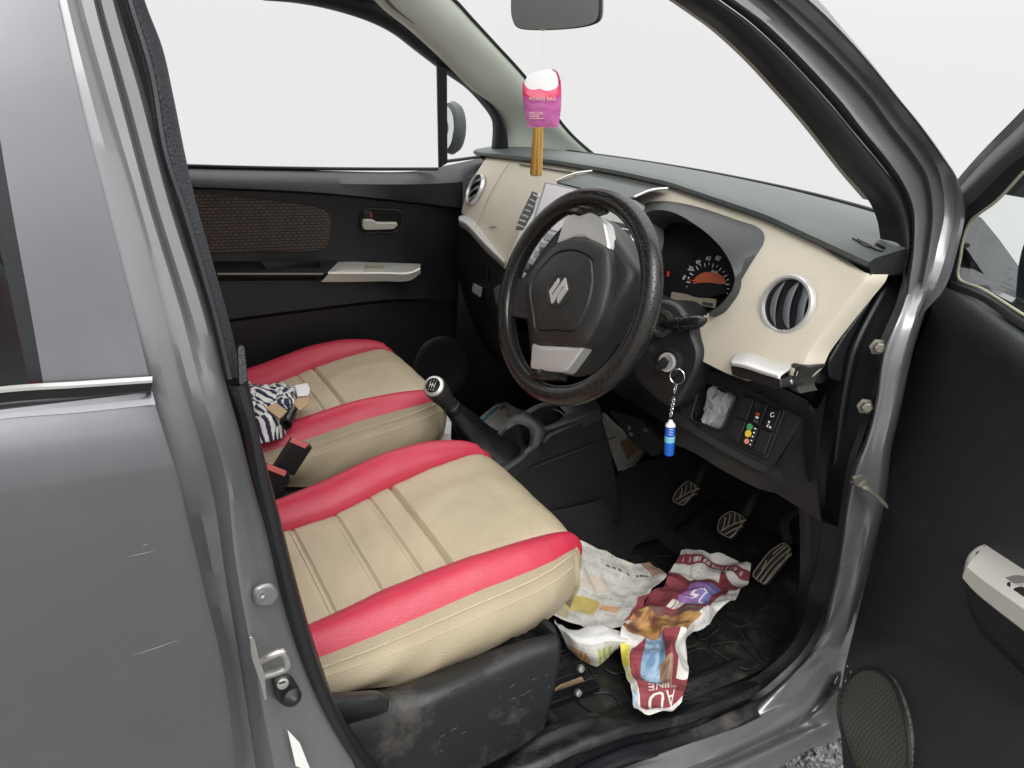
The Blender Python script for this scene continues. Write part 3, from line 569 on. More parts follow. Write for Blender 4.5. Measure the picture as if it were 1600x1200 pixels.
# far door mirror
mc = Y(.86)(706, 200)
mh = lathe('far_door_mirror', [(.0, .03), (.05, .028), (.072, .018), (.078, 0), (.07, -.02), (.04, -.035), (0, -.04)], mc+vec(.0, -.004, .0), (-.9, -.35, 0), mat('mirror_shell', (.05, .06, .058), .4), car, seg=30, sx=.55, sy=1.0)
lathe('mirror_glass', [(.066, .0), (.066, .002), (0, .002)], mc+vec(-.026, -.012, 0), (-.9, -.35, 0), M['chrome'], mh, seg=30, sx=.5, sy=.95)
# ================================================================== windscreen and rear-view mirror
wsb = [[vec(x+.0, y, z) for y in np.linspace(-.60, .60, 17)] for x, z in ((1.40, 1.16), (1.13, 1.36), (.88, 1.52), (.66, 1.63))]
wsb = [[p-vec(.16*(abs(p[1])/.6)**2, 0, 0)*(1 if i == 0 else .6) for p in r] for i, r in enumerate(wsb)]
loft('windscreen', wsb, M['glass'], car, n=17, m=10)
mp_ = PL((.80, 0, 1.48), (-.72, -.68, -.1))
mo = cr([mp_(*p) for p in [(796, -5), (797, 27), (803, 42), (812, 46), (871, 47), (922, 40), (936, 32), (939, 13), (937, -20), (930, -45), (868, -52), (805, -48), (797, -30)]], 60, True)
cc = mo.mean(0); nn_ = vec(.72, .68, .1)
rm = prism('rear_view_mirror', mo, nn_*.035, M['gloss'], car, bevel=.012); tag(rm, 'black rear-view mirror hanging from the windscreen')
mg = mat('mirror_glass', (.30, .30, .30), .32, .9)
prism('mirror_glass', cc+(mo-cc)*.955-nn_*.0015, nn_*-.001, mg, rm, bevel=0)
sweep('mirror_stem', [cc+nn_*.03, cc+vec(.03, .02, .06), cc+vec(.02, .0, .13)], .012, M['plastic'], rm, n=14)
# ================================================================== dashboard
def fx(z): return .955+.45*(z-1.08)
FA = PL((.955, 0, 1.08), (-1, 0, .45)); FN = vec(-1, 0, .45)/np.linalg.norm(vec(-1, 0, .45))
def FO(o): return PL(vec(.955, 0, 1.08)+FN*o, (-1, 0, .45))     # plane o metres proud of the fascia
yt = [-.685, -.66, -.425, -.16, 0, .092, .248, .54, .62]; zt = [1.150, 1.156, 1.185, 1.199, 1.197, 1.194, 1.187, 1.167, 1.16]
yb_ = [-.69, -.63, -.56, -.50, -.40, -.25, 0, .253, .45, .58, .62]; zb = [.99, .975, .955, .95, .95, .95, .93, .935, .975, 1.012, 1.02]
rows = []
for y in np.linspace(-.655, .598, 210):
    t, b = np.interp(y, yt, zt), np.interp(y, yb_, zb); q = []
    for k in np.linspace(0, 1, 44):
        z = b+(t-b)*k; q.append(vec(fx(z)-.012*math.sin(math.pi*k), y, z))
    q += [vec(fx(t)+.006, y, t+.005), vec(fx(t)+.03, y, t+.006)]
    rows.append(q)
# right end follows the photographed slanted outline
endp = cr(px(FO(.0), [(1242, 597), (1262, 578), (1275, 552), (1300, 518), (1340, 468), (1362, 440), (1366, 430)]), 46)
for j in range(46): rows[0][j] = endp[j]+vec(.03, -.002, 0); rows[1][j] = endp[j]+vec(.004, .004, 0); rows[2][j] = endp[j]*.96+rows[2][j]*.04+vec(-.003, .010, .0)
for i in range(3, 18):
    w = (i-2)/16
    for j in range(46): rows[i][j] = (endp[j]+vec(-.004, .010+.0057*(i-2), 0))*(1-w)+rows[i][j]*w
dash = grid('dashboard', rows, M['beige'], car); tag(dash, 'beige and dark grey dashboard across the cabin')
cut(dash, lambda p: inpoly(topix(p), [(955, 345), (1006, 326), (1032, 320), (1057, 324), (1096, 340), (1126, 362), (1150, 384), (1158, 410), (1156, 437), (1150, 457), (1138, 472), (1124, 484), (1090, 500), (1020, 480), (975, 430)]))
cut(dash, lambda p: abs(p[1]) > .4 and (np.linalg.norm(p-FA(1236, 480)) < .044 or np.linalg.norm(p-FA(748, 298)) < .041))
# dark seam lines of the passenger airbag cover and glovebox
sweep('cover_seam', [p for p in px(FO(.013), [(795, 256), (782, 275), (760, 315), (746, 350), (741, 356)])], .0012, M['beige_dark'], dash, n=20, seg=6)
sweep('lid_seam', [p for p in px(FO(.004), [(812, 257), (850, 263), (900, 271)])], .0014, M['plastic'], dash, n=20, seg=6)
prism('airbag_emblem', rpoly(px(FO(.012), [(765, 349), (775, 350), (774, 354), (764, 353)]), .001), FN*.0008, M['beige_dark'], dash, bevel=0)
# top pad
wb = []
for y in np.linspace(-.652, .66, 50):
    t = np.interp(y, yt, zt); xf = fx(t)
    xg = 1.435-.55*abs(y)**2.2; zg = 1.186
    q = [vec(xf+.03, y, t-.01), vec(xf+.004, y, t+.004), vec(xf-.006, y, t+.010), vec(xf-.006, y, t+.017), vec(xf+.004, y, t+.022)]
    a0 = q[-1]; e0 = vec(xg, y, zg)
    for k in np.linspace(.1, 1, 9): q.append(a0*(1-k)+e0*k+vec(0, 0, .012*math.sin(math.pi*k)))
    q.append(e0+vec(.08, 0, -.05)); wb.append(q)
pad = grid('dash_pad', wb, M['dashtop'], dash)
loft('pad_end', [[p for p in wb[0][:11]], [p*[1, 1, 0]+vec(.004, -.004, 1.152) for p in wb[0][:11]]], M['plastic'], pad, n=20)
sweep('glass_base_strip', [q[-2]+vec(.004, 0, .003) for q in wb], .004, M['rubber'], pad, raw=True, seg=6)
pdn = vec(0, 0, 1)
def padh(x, y):
    t = np.interp(y, yt, zt); xf = fx(t)+.004; xg = 1.435-.55*abs(y)**2.2; k = min(1, max(0, (x-xf)/(xg-xf))); return (t+.022)*(1-k)+1.186*k+.012*math.sin(math.pi*k)
def onpad(u, v, lift=0.):
    r = ray(u, v); lo, hi = .8, 3.0
    for _ in range(40):
        m = (lo+hi)/2; q = CP+r*m
        if q[2] > padh(q[0], q[1])+lift: lo = m
        else: hi = m
    return CP+r*lo
dfv = rpoly([onpad(*q, .001) for q in [(1330, 371), (1350, 371), (1384, 388), (1380, 393), (1352, 385)]], .004)
df = prism('demist_vent', dfv, (0, 0, .0015), M['gloss'], pad, bevel=0)
for k in range(3):
    sweep('slat', [onpad(*q, .003) for q in [(1340+k*9, 373+k*4.0), (1372+k*4, 390+k*.8)]], .0013, M['dashtop'], df, n=6, seg=6)
# near end of the pad: black end cap beside the hinge pillar
prism('end_cap', rpoly(px(S(.105), [(1374, 430), (1387, 398), (1398, 372), (1420, 372), (1420, 420), (1392, 470), (1345, 550), (1318, 600), (1296, 592), (1294, 566), (1316, 528), (1360, 468)]), .008), (.02, .06, 0), M['plastic'], dash, bevel=.004)
# ---- round end vents
def vent(c, ax, rx, name='air_vent', blades=3, tilt=0, lab=None):
    e1, e2, a = frame(ax)
    v = lathe(name, [(rx*1.16, -.003), (rx*1.16, .001), (rx*1.08, .006), (rx*.99, .006), (rx*.95, .001), (rx*.94, -.02)], c, ax, M['silver'], car, seg=48)
    if lab: tag(v, lab)
    lathe('vent_cavity', [(rx*.97, .0), (rx*.95, -.03), (0, -.035)], c, ax, M['gloss'], v, seg=36)
    t = R(tilt); d1 = math.cos(t)*e1+math.sin(t)*e2; d2 = -math.sin(t)*e1+math.cos(t)*e2
    for k in range(blades):
        o = ((k+.5)/blades-.5)*2*rx*.92+rx*.06; rws = []; w = rx*.56
        for s in np.linspace(-.97, .97, 21):
            yh = s*rx*.94; ch = math.sqrt(max(rx*rx*.90-yh*yh, 1e-8)); sh_ = -rx*.20*(1-s*s)
            x0, x1 = max(-ch, min(ch, o-w/2+sh_)), max(-ch, min(ch, o+w/2+sh_*.55)); xm = (x0+x1)/2; bb = np.array(c)+d2*yh; bow = .006*(1-s*s)
            rws.append([bb+d1*x0+a*(-.012), bb+d1*xm+a*(-.004+bow*.8), bb+d1*x1+a*(-.001+bow)])
        grid('vent_blade', rws, M['vane'], v, thick=.0016)
    return v
va = FA(1236, 480); vent(va+FN*.012, (-1, -.05, .25), .043, lab='round silver-ringed vent at the driver end of the dashboard', tilt=10)
vb = FA(748, 298); vent(vb+FN*.012, (-1, .12, .40), .040, lab='round vent at the passenger end of the dashboard', tilt=-60)
# ---- centre stack: silver bezel standing proud
CS = FO(0.0500)
cb = px(CS, [(868, 285), (864, 286), (858, 288), (846, 296), (833, 310), (818, 345), (803, 380), (790, 412), (785, 440), (800, 470), (850, 480), (905, 470), (930, 430), (965, 400), (985, 390), (994, 350), (992, 311), (950, 305), (910, 295)])
stack = prism('centre_stack', rpoly(cb, .008), FN*-.09, M['silver'], car, bevel=.004); tag(stack, 'silver centre stack with screen and vents behind the wheel')
_f = px(FO(.052), [(870, 284), (910, 294), (950, 304), (990, 309)]); _b = px(FO(.006), [(926, 270), (960, 277), (1000, 286), (1042, 297)])
loft('stack_top', [[p+vec(.004, 0, -.012) for p in _f], _f, [a*.5+c*.5+vec(0, 0, .004) for a, c in zip(_f, _b)], _b], M['dashtop'], stack, n=20)
sweep('silver_strip', [_f[0]+vec(0, .002, .002), (_f[0]+_b[0])/2+vec(0, .002, .008), _b[0]+vec(0, .002, .004)], .0042, M['silver'], stack, n=14, seg=10, flat=.6)
sweep('silver_strip', [_f[-1]+vec(0, -.002, .002), (_f[-1]+_b[-1])/2+vec(0, -.002, .008), _b[-1]+vec(0, -.002, .004)], .0042, M['silver'], stack, n=14, seg=10, flat=.6)
sweep('panel_groove', [_f[0]*.2+_b[0]*.8+vec(0, -.01, .006), _f[-1]*.2+_b[-1]*.8+vec(0, .01, .006)], .0012, M['plastic'], stack, n=10, seg=6)
scr = prism('screen', rpoly(px(FO(0.0520), [(855, 288), (905, 299), (930, 304), (905, 360), (880, 365), (835, 352)]), .003), FN*.004, M['screen'], stack, bevel=.001)
prism('screen_frame', px(FO(0.0525), [(852, 285), (932, 302), (908, 364), (831, 352)]), FN*.0015, M['print_g'], stack, hole=px(FO(0.0525), [(856, 289), (928, 305), (905, 360), (836, 349)]), bevel=0)
lv = prism('centre_vent', rpoly(px(FO(0.0505), [(832, 299), (840, 302), (833, 330), (817, 359), (806, 360), (812, 340)]), .003), FN*.001, M['gloss'], stack, bevel=0)
for k in range(7):
    t = k/6; a0 = np.array((833, 304))*(1-t)+np.array((808, 352))*t; a1 = np.array((840, 308))*(1-t)+np.array((818, 355))*t
    sweep('slat', px(FO(0.0525), [tuple(a0), tuple(a1)]), .0022, M['silver'], lv, n=4, seg=6)
rv = prism('centre_vent', rpoly(px(FO(0.0505), [(953, 345), (986, 352), (984, 374), (972, 392), (955, 382)]), .004), FN*.001, M['gloss'], stack, bevel=0)
for k in range(4):
    sweep('slat', px(FO(0.0525), [(954, 354+k*9), (984-k*2, 360+k*9)]), .0018, M['silver'], rv, n=4, seg=6)
for (u, v) in ((866, 372), (858, 386), (850, 399), (842, 412)):
    prism('button', rpoly(px(FO(0.0510), [(u-12, v-8), (u+12, v-2), (u+8, v+9), (u-16, v+3)]), .002), FN*.004, M['print_g'], stack, bevel=.001)
prism('hazard_button', rpoly(px(FO(0.0560), [(846, 386), (858, 389), (855, 398), (843, 395)]), .002), FN*.003, M['gloss'], stack, bevel=.001)
lathe('knob', [(.012, 0), (.011, .012), (0, .013)], FO(0.0500)(829, 421), FN, M['gloss'], stack, seg=20)
# ---- glovebox side: silver bar, black lower dash
bar = [cr(px(X(x), q), 30) for x, q in ((.905, [(719, 337), (730, 343), (760, 373), (790, 404)]), (.885, [(717, 345), (728, 350), (758, 382), (789, 412)]), (.90, [(719, 354), (730, 361), (760, 394), (788, 420)]))]
loft('silver_bar', [bar[0]+vec(.03, 0, 0), bar[0], bar[1], bar[2], bar[2]+vec(.03, 0, 0)], M['silver'], dash, n=30, m=14)
gbx = loft('glovebox', [px(X(.918), [(717, 354), (730, 362), (760, 394), (790, 424)]), px(X(.912), [(712, 400), (725, 420), (755, 455), (785, 490)]), px(X(.95), [(712, 440), (728, 470), (750, 505), (790, 540)]), px(X(1.05), [(712, 470), (728, 500), (750, 535), (790, 575)])], M['plastic'], car, n=20, m=14)
prism('latch_recess', rpoly(px(X(.912), [(749, 411), (764, 416), (762, 452), (744, 440)]), .003), (-.003, 0, 0), M['gloss'], gbx, bevel=.001)
prism('latch', rpoly(px(X(.906), [(742, 443), (754, 449), (752, 464), (740, 455)]), .002), (-.006, 0, 0), M['print_g'], gbx, bevel=.001)
# lower dash body (dark), full width
ld_rows = []
for y in np.linspace(-.66, .63, 40):
    dx = .06*min(1, max(0, (y-.15)/.1)); ld_rows.append([vec(fx(.96)+.006+dx, y, .965), vec(.95+dx*.7, y, .90), vec(.975, y, .82), vec(1.02, y, .72), vec(1.15, y, .66), vec(1.5, y, .70)])
grid('lower_dash', ld_rows, M['plastic'], car)
# ---- driver side lower panel with cubby and switches
KP = PL((.925, -.5, .90), (-1, -.06, .30)); KN = vec(-1, -.06, .30)/np.linalg.norm(vec(-1, -.06, .30))
def KO(o): return PL(vec(.925, -.5, .90)+KN*o, (-1, -.06, .30))
def closed(pts, n, off=0):
    q = lin(list(pts)+[pts[0]], n+1)[:-1]; return np.roll(q, -off, 0)
kout = closed(rpoly(px(KP, [(1085, 572), (1146, 590), (1225, 618), (1266, 634), (1240, 680), (1202, 738), (1196, 742), (1130, 706), (1072, 664), (1062, 640)]), .010), 120)
hol = rpoly(px(KP, [(1098, 592), (1152, 617), (1128, 674), (1080, 656)]), .012, 8); hol = closed(hol, 120)
k0 = int(np.argmin(np.linalg.norm(kout-hol[0], axis=1))); kout = np.roll(kout, -k0, 0)
kpn = prism('knee_panel', kout, KN*-.012, M['plastic'], car, hole=hol, bevel=0)
tag(kpn, 'black knee panel with open cubby and switches under the driver vent')
lip = [px(KO(.0), [(1055, 640), (1080, 662), (1130, 694), (1200, 728), (1212, 725)]), px(KO(.006), [(1052, 655), (1080, 676), (1130, 708), (1200, 742), (1218, 735)]), px(KO(-.03), [(1040, 690), (1080, 705), (1130, 735), (1190, 765), (1240, 775)])]
loft('panel_lip', lip, M['plastic'], kpn, n=24, m=10)
loft('side_cheek', [px(KO(-.0), [(1266, 632), (1246, 672), (1222, 712), (1203, 740)]), px(KO(-.02), [(1275, 640), (1256, 678), (1234, 716), (1218, 742)]), px(KO(-.08), [(1292, 610), (1285, 660), (1275, 720), (1255, 770)])], M['plastic'], kpn, n=20, m=10)
# cubby: dark tray with rim
co_ = rpoly(px(KO(.0008), [(1097, 592), (1152, 617), (1128, 674), (1079, 656)]), .012, 8)
cub = loft('cubby', [np.vstack([hol, hol[:1]])-KN*.004, (np.vstack([hol, hol[:1]])-hol.mean(0))*.93+hol.mean(0)-KN*.05, (np.vstack([hol, hol[:1]])-hol.mean(0))*.02+hol.mean(0)-KN*.055], M['plastic'], kpn, n=121)
sweep('cubby_rim', [p+KN*.001 for p in co_], .0025, M['plastic'], cub, closed=True, n=60, seg=8)
sb = prism('switch_block', rpoly(px(KO(.001), [(1158, 613), (1228, 641), (1199, 719), (1133, 687)]), .006), KN*.002, M['plastic'], kpn, bevel=.001)
TL, TR, BR, BL = map(np.array, ((1161, 616), (1224, 641), (1196, 713), (1136, 685)))
def bil(a, b): return tuple((1-b)*((1-a)*TL+a*TR)+b*((1-a)*BL+a*BR))
for r in range(2):
    for c in range(3):
        a0, a1, b0, b1 = c/3+.02, (c+1)/3-.02, r/2+.02, (r+1)/2-.02
        k = prism('switch', rpoly(px(KO(.003), [bil(a0, b0), bil(a1, b0), bil(a1, b1), bil(a0, b1)]), .002), KN*.004, M['gloss'] if (r, c) in ((0, 1), (0, 2), (1, 1)) else M['plastic'], sb, bevel=.0012)
        def mk_(a, b, w, h, m): prism('mark', px(KO(.0075), [bil(a-w, b-h), bil(a+w, b-h), bil(a+w, b+h), bil(a-w, b+h)]), KN*.0004, m, k, bevel=0)
        def dot_(a, b, r_, m): lathe('lamp_dot', [(r_, 0), (r_, .0006), (0, .0006)], KO(.0075)(*bil(a, b)), KN, m, k, seg=16)
        if (r, c) == (0, 1): mk_(.48, .27, .045, .03, M['orange']); mk_(.49, .34, .035, .02, M['print_w']); mk_(.5, .42, .06, .03, M['print_dim'])
        if (r, c) == (0, 2):
            sweep('mark', px(KO(.008), [bil(.80+.04*math.cos(t), .17+.045*math.sin(t)) for t in np.linspace(0, 5.2, 12)]), .0007, M['print_w'], k, n=14, seg=5)
            mk_(.79, .33, .018, .02, M['print_w']); mk_(.79, .42, .018, .015, M['print_w']); mk_(.86, .42, .02, .02, M['print_w']); mk_(.79, .38, .012, .01, M['print_w'])
        if (r, c) == (1, 1):
            dot_(.41, .58, .0058, M['green']); dot_(.43, .72, .0062, M['yellow']); dot_(.46, .88, .0046, mat('salmon', (.65, .22, .16)))
            for q in range(5): mk_(.545+.005*q, .57+.085*q, .022-.002*q, .014, M['print_w'])
# flip-out cup holder: silver lid over a dark box, open hinge at its right end
CH = PL((.89, -.5, 1.0), (-1, -.05, .35))
lid = [px(X(.93), [(1150, 556), (1169, 548), (1186, 551), (1214, 561), (1238, 571)]), px(X(.895), [(1144, 562), (1158, 552), (1180, 556), (1208, 566), (1234, 575)]), px(X(.868), [(1141, 568), (1160, 570), (1184, 578), (1205, 585), (1222, 589)])]
lid = [px(X(.935), [(1156, 551), (1172, 547), (1200, 556), (1238, 569)]), px(X(.90), [(1146, 557), (1168, 556), (1198, 566), (1234, 577)]), px(X(.875), [(1141, 567), (1162, 571), (1190, 580), (1219, 589)]), px(X(.873), [(1141, 571), (1162, 575), (1190, 584), (1219, 593)])]
chd = loft('cup_holder', lid, M['silver'], kpn, n=20, m=14, thick=.003); tag(chd, 'flip-out cup holder with a silver lid')
fr_ = px(X(.876), [(1141, 571), (1162, 575), (1190, 584), (1219, 593), (1221, 607), (1206, 606), (1180, 596), (1160, 592), (1143, 586)])
prism('cup_holder_front', rpoly(fr_, .003), (.05, 0, 0), M['plastic'], chd, bevel=.003)
prism('hinge_bracket', rpoly(px(X(.915), [(1238, 567), (1264, 573), (1250, 592), (1245, 606), (1252, 616), (1232, 608), (1222, 599), (1224, 586)]), .004), (.04, 0, 0), mat('grey_bracket', (.035, .035, .03), .6), chd, bevel=.002)
for (u, v) in ((1230, 582), (1226, 600)): lathe('hinge_pin', [(.005, 0), (.005, .006), (0, .006)], X(.909)(u, v), (-1, -.2, .1), M['gloss'], chd, seg=12)
sweep('hinge_rod', px(X(.905), [(1246, 572), (1242, 585), (1234, 606)]), .002, M['gloss'], chd, n=10, seg=6)
lathe('hinge_spring', [(.004, 0), (.0045, .01), (.003, .012), (0, .012)], X(.905)(1233, 594), (-.6, -.8, 0), M['steel'], chd, seg=12)
# ---- instrument hood and cluster
HO = FO
hood_o = [(1000, 330), (1008, 318), (1030, 314), (1058, 316), (1100, 326), (1150, 343), (1184, 355), (1194, 366), (1192, 384), (1176, 412), (1153, 449), (1130, 476), (1110, 491)]
hood_i = [(1004, 340), (1012, 331), (1032, 328), (1055, 333), (1088, 352), (1112, 371), (1132, 394), (1145, 420), (1148, 437), (1144, 453), (1134, 468), (1122, 482), (1106, 490)]
ho, hi_ = cr(px(FO(.004), hood_o), 60), cr(px(FO(.030), hood_i), 60)
hi2 = cr(px(FO(.01), hood_i), 60)
hm = ho*.5+hi_*.5+FN*.004
hood = loft('instrument_hood', [ho, hm, hi_, hi_-FN*.004+vec(.004, 0, -.002), hi_-FN*.10], M['hood'], car, n=60); tag(hood, 'dark hood around the instrument cluster')
CLU = FO(-.035)
cl_ = prism('cluster_face', px(CLU, [(985, 330), (1040, 325), (1095, 350), (1150, 400), (1158, 445), (1125, 492), (1090, 500), (1010, 480), (975, 420)]), FN*-.01, M['dial'], hood, bevel=0)
ce = vec(0, -1, 0); cu_ = vec(.45, 0, 1)/np.linalg.norm(vec(.45, 0, 1))
for t_, u, v in (('0', 1069, 434), ('20', 1079, 420), ('40', 1091, 410), ('60', 1107, 404), ('80', 1122, 404), ('km/h', 1117, 425)):
    text('numeral', t_, FO(-.0345)(u, v), ce, cu_, .0125 if t_ != 'km/h' else .008, M['print_w'], cl_)
gc = np.array((1106, 446))
for k in range(19):
    th = R(195-k*12); r1, r2 = (33, 27) if k % 2 == 0 else (33, 30)
    d = np.array((math.cos(th)*1.02, -math.sin(th)*1.08))
    pts = [gc+d*r1, gc+d*r2]; a_, b_ = [FO(-.0345)(*p) for p in pts]; w = np.cross(FN, b_-a_); w = w/np.linalg.norm(w)*.0007
    mk('dial_tick', [a_-w, a_+w, b_+w, b_-w], [(0, 1, 2, 3)], M['print_w'], cl_, smooth=0)
od = [FO(-.034)(gc[0]+3+26*math.cos(t), gc[1]-2-19*math.sin(t)) for t in np.linspace(0, math.pi, 20)]
prism('orange_dial', od, FN*.0008, M['orange'], cl_, bevel=0)
prism('hub_cover', [FO(-.031)(gc[0]-2+36*math.cos(t)*.9, gc[1]+8-12*math.sin(t)) for t in np.linspace(0, 2*math.pi, 30, endpoint=False)], FN*.004, M['dial'], cl_, bevel=.002)
prism('odometer_window', rpoly(px(FO(-.030), [(1050, 456), (1120, 468), (1118, 482), (1048, 468)]), .002), FN*.001, mat('odometer_lcd', (.16, .13, .09), .3), cl_, bevel=0)
prism('odometer_digit', rpoly(px(FO(-.0285), [(1098, 471), (1114, 474), (1113, 479), (1097, 476)]), .002), FN*.0005, M['gloss'], cl_, bevel=0)
prism('warning_lamp', px(FO(-.034), [(1043, 424), (1046, 424), (1045, 432), (1042, 432)]), FN*.0005, M['red'], cl_, bevel=0)
sweep('needle', px(FO(-.0325), [(1106, 446), (1088, 440), (1074, 437)]), .0009, M['red'], cl_, n=6, seg=5)
# ================================================================== steering wheel
WT, WY = .31, .1115; WC = vec(.7003, -.3054, 1.0436)
WN = vec(-math.cos(WT)*math.cos(WY), -math.cos(WT)*math.sin(WY), math.sin(WT))
W1 = vec(-math.sin(WY), math.cos(WY), 0); W2 = vec(math.sin(WT)*math.cos(WY), math.sin(WT)*math.sin(WY), math.cos(WT))
def WO(o): return PL(WC+WN*o, WN)
circ = [WC+.1731*(math.cos(a)*W1+math.sin(a)*W2) for a in np.linspace(0, 2*math.pi, 140, endpoint=False)]
rim = sweep('steering_wheel', circ, .0178, M['wheel_l'], car, closed=True, raw=True, seg=28, refv=WN); tag(rim, 'black leather covered steering wheel with silver spokes')
ins = [WC+.158*(math.cos(a)*W1+math.sin(a)*W2)+WN*.0085 for a in np.linspace(0, 2*math.pi, 140, endpoint=False)]
sweep('rim_seam', ins, .0016, M['plastic'], rim, closed=True, raw=True, seg=6)
V = []; F = []
for i, a in enumerate(np.linspace(0, 2*math.pi, 230, endpoint=False)):     # cross stitches along the seam
    b = WC+.1585*(math.cos(a)*W1+math.sin(a)*W2)+WN*.0095; t = -math.sin(a)*W1+math.cos(a)*W2; rdl = math.cos(a)*W1+math.sin(a)*W2; k = len(V)
    q = t*.0012+rdl*.0018; w = WN*.0006+t*.0004; V += [b-q-w, b+q-w, b+q+w, b-q+w]; F.append((k, k+1, k+2, k+3))
mk('seam_stitches', V, F, M['print_g'], rim, smooth=0)
# hub back shell, filling between the pad and the dark right cheek
hubb = cr(px(WO(-.012), [(893, 345), (925, 335), (945, 348), (965, 372), (985, 400), (998, 428), (990, 452), (965, 490), (935, 530), (905, 570), (880, 582), (850, 578), (835, 560), (826, 500), (810, 495), (803, 470), (806, 445), (826, 430), (850, 395)]), 80, True)
hc = hubb.mean(0)
hb_ = loft('wheel_hub', [np.vstack([q, q[:1]]) for q in (hubb-WN*.05, hubb, (hubb-hc)*.95+hc+WN*.012, (hubb-hc)*.6+hc+WN*.018, (hubb-hc)*.02+hc+WN*.018)], M['hubp'], rim, n=81, m=20)
# side spoke at the left
prism('side_spoke', rpoly(px(WO(-.006), [(776, 452), (800, 440), (835, 432), (835, 500), (806, 496), (780, 478)]), .008), WN*.010, M['hubp'], rim, bevel=.004)
for q in ([(884, 338), (905, 333), (925, 332), (946, 348), (954, 390), (918, 372), (896, 372), (870, 383)], [(832, 536), (870, 541), (914, 542), (900, 562), (884, 583), (855, 581), (829, 576), (831, 555)]):
    sp = np.array(closed(rpoly(px(WO(.012), q), .005), 60)); c0 = sp.mean(0)
    loft('silver_spoke', [np.vstack([k, k[:1]]) for k in (sp-WN*.02, sp, (sp-c0)*.95+c0+WN*.003, (sp-c0)*.85+c0+WN*.0038, (sp-c0)*.4+c0+WN*.0042, (sp-c0)*.02+c0+WN*.0042)], M['silver'], rim, n=61)
# airbag pad: domed
pad_ = cr(px(WO(.016), [(872, 380), (895, 372), (918, 372), (940, 381), (951, 390), (955, 420), (955, 440), (945, 486), (930, 518), (914, 541), (875, 540), (834, 536), (829, 505), (823, 470), (823, 446), (838, 417), (856, 396)]), 96, True)
pc = px(WO(.016), [(880, 456)])[0]
def dome(k, h): return np.vstack([(pad_-pc)*k+pc+WN*h, ((pad_-pc)*k+pc+WN*h)[:1]])
ab = loft('airbag_pad', [dome(1, -.03), dome(1, -.002), dome(.985, .003), dome(.95, .006), dome(.86, .010), dome(.76, .0125), dome(.735, .0095), dome(.71, .0125), dome(.5, .0165), dome(.3, .018), dome(.02, .0185)], M['hubp'], rim, n=97)
lc = px(WO(.033), [(874, 455)])[0]
lg = lathe('badge', [(.030, -.004), (.030, .0012), (.0285, .002), (.027, .0008), (0, .0008)], lc, WN, M['plastic'], rim, seg=40)
LG = [(585, 255), (335, 605), (400, 945), (440, 925), (705, 492), (735, 508), (560, 735), (550, 895), (575, 940), (830, 570), (765, 240), (412, 735), (398, 690), (585, 400), (602, 310)]
prism('badge_letter', [WO(.0338)(840+a*.05833, 420+b*.05833) for a, b in LG], WN*.0034, M['silver'], lg, bevel=.0005)
# leather collars where the spokes meet the rim
for u, v, du, dv in ((917, 326, 32, 10), (853, 588, 30, 10)):
    a0, a1 = px(WO(.0), [(u-du, v+3), (u+du, v+3)]); am = px(WO(.006), [(u, v+(6 if v < 400 else -2))])[0]
    sweep('spoke_collar', [a0, am, a1], [.006, .014, .006], M['wheel_l'], rim, n=20, seg=12)
# ================================================================== column, stalk, ignition
axd = -WN
sh = [WC+axd*d+q for d, q in ((.05, 0*WN), (.10, 0*WN), (.2, vec(0, 0, -.01)), (.3, vec(0, 0, -.02)))]
rowsC = []
for d, rw, rh, dz in ((.045, .040, .040, 0), (.055, .055, .052, 0), (.10, .060, .055, -.002), (.17, .062, .056, -.004), (.28, .062, .056, -.01)):
    c = WC+axd*d+vec(0, 0, dz); rr = []
    for a in np.linspace(0, 2*math.pi, 49):
        ca, sa = math.cos(a), math.sin(a); p = 3.2; k = (abs(ca)**p+abs(sa)**p)**(-1/p)
        rr.append(c+W1*rw*ca*k+W2*rh*sa*k)
    rowsC.append(rr)
shr = loft('column_shroud', rowsC, M['plastic'], car, n=49, m=16); tag(shr, 'black steering column shroud with ignition lock')
CO = PL((.865, -.36, .95), (-1, -.25, .2)); CNn = vec(-1, -.25, .2)/np.linalg.norm(vec(-1, -.25, .2))
fac = closed(rpoly(px(CO, [(1008, 480), (1030, 466), (1056, 470), (1078, 495), (1086, 526), (1096, 548), (1092, 578), (1074, 612), (1056, 640), (1028, 628), (996, 600), (985, 560), (990, 515)]), .02, 6), 90); f0 = fac.mean(0)
def fk(k, h): q = (fac-f0)*k+f0+CNn*h; return np.vstack([q, q[:1]])
loft('shroud_face', [fk(1.02, -.10), fk(1, -.006), fk(.97, .0), fk(.9, .004), fk(.02, .004)], M['plastic'], shr, n=91)
b0 = CO(1037, 506)
lathe('stalk_socket', [(.026, 0), (.025, .007), (.018, .009), (.014, .006), (0, .006)], b0+CNn*.004, CNn, M['hubp'], shr, seg=28)
stalk = [b0+CNn*.008, px(PL(b0+CNn*.012, CNn), [(1055, 503)])[0]+vec(0, -.01, 0), px(PL(b0+CNn*.015, CNn), [(1075, 500)])[0]+vec(0, -.014, 0), px(PL(b0+CNn*.018, CNn), [(1094, 496)])[0]+vec(0, -.015, 0)]
sk = sweep('indicator_stalk', cr(stalk, 40), [.006, .0075, .010, .0105, .0125, .012, .0135, .013, .0125, .010, .004], M['gloss'], car, raw=True, seg=20); tag(sk, 'glossy black indicator stalk')
for t in (18, 27): 
    q = cr(stalk, 40); sweep('stalk_ring', q[t:t+2], .0138, M['plastic'], sk, n=3, seg=20)
ig = CO(1048, 566)
igl = lathe('ignition_lock', [(.030, -.004), (.028, .006), (.021, .008), (.020, .003), (.0195, .003), (.0, .003)], ig+CNn*.004, CNn, M['plastic'], shr, seg=32)
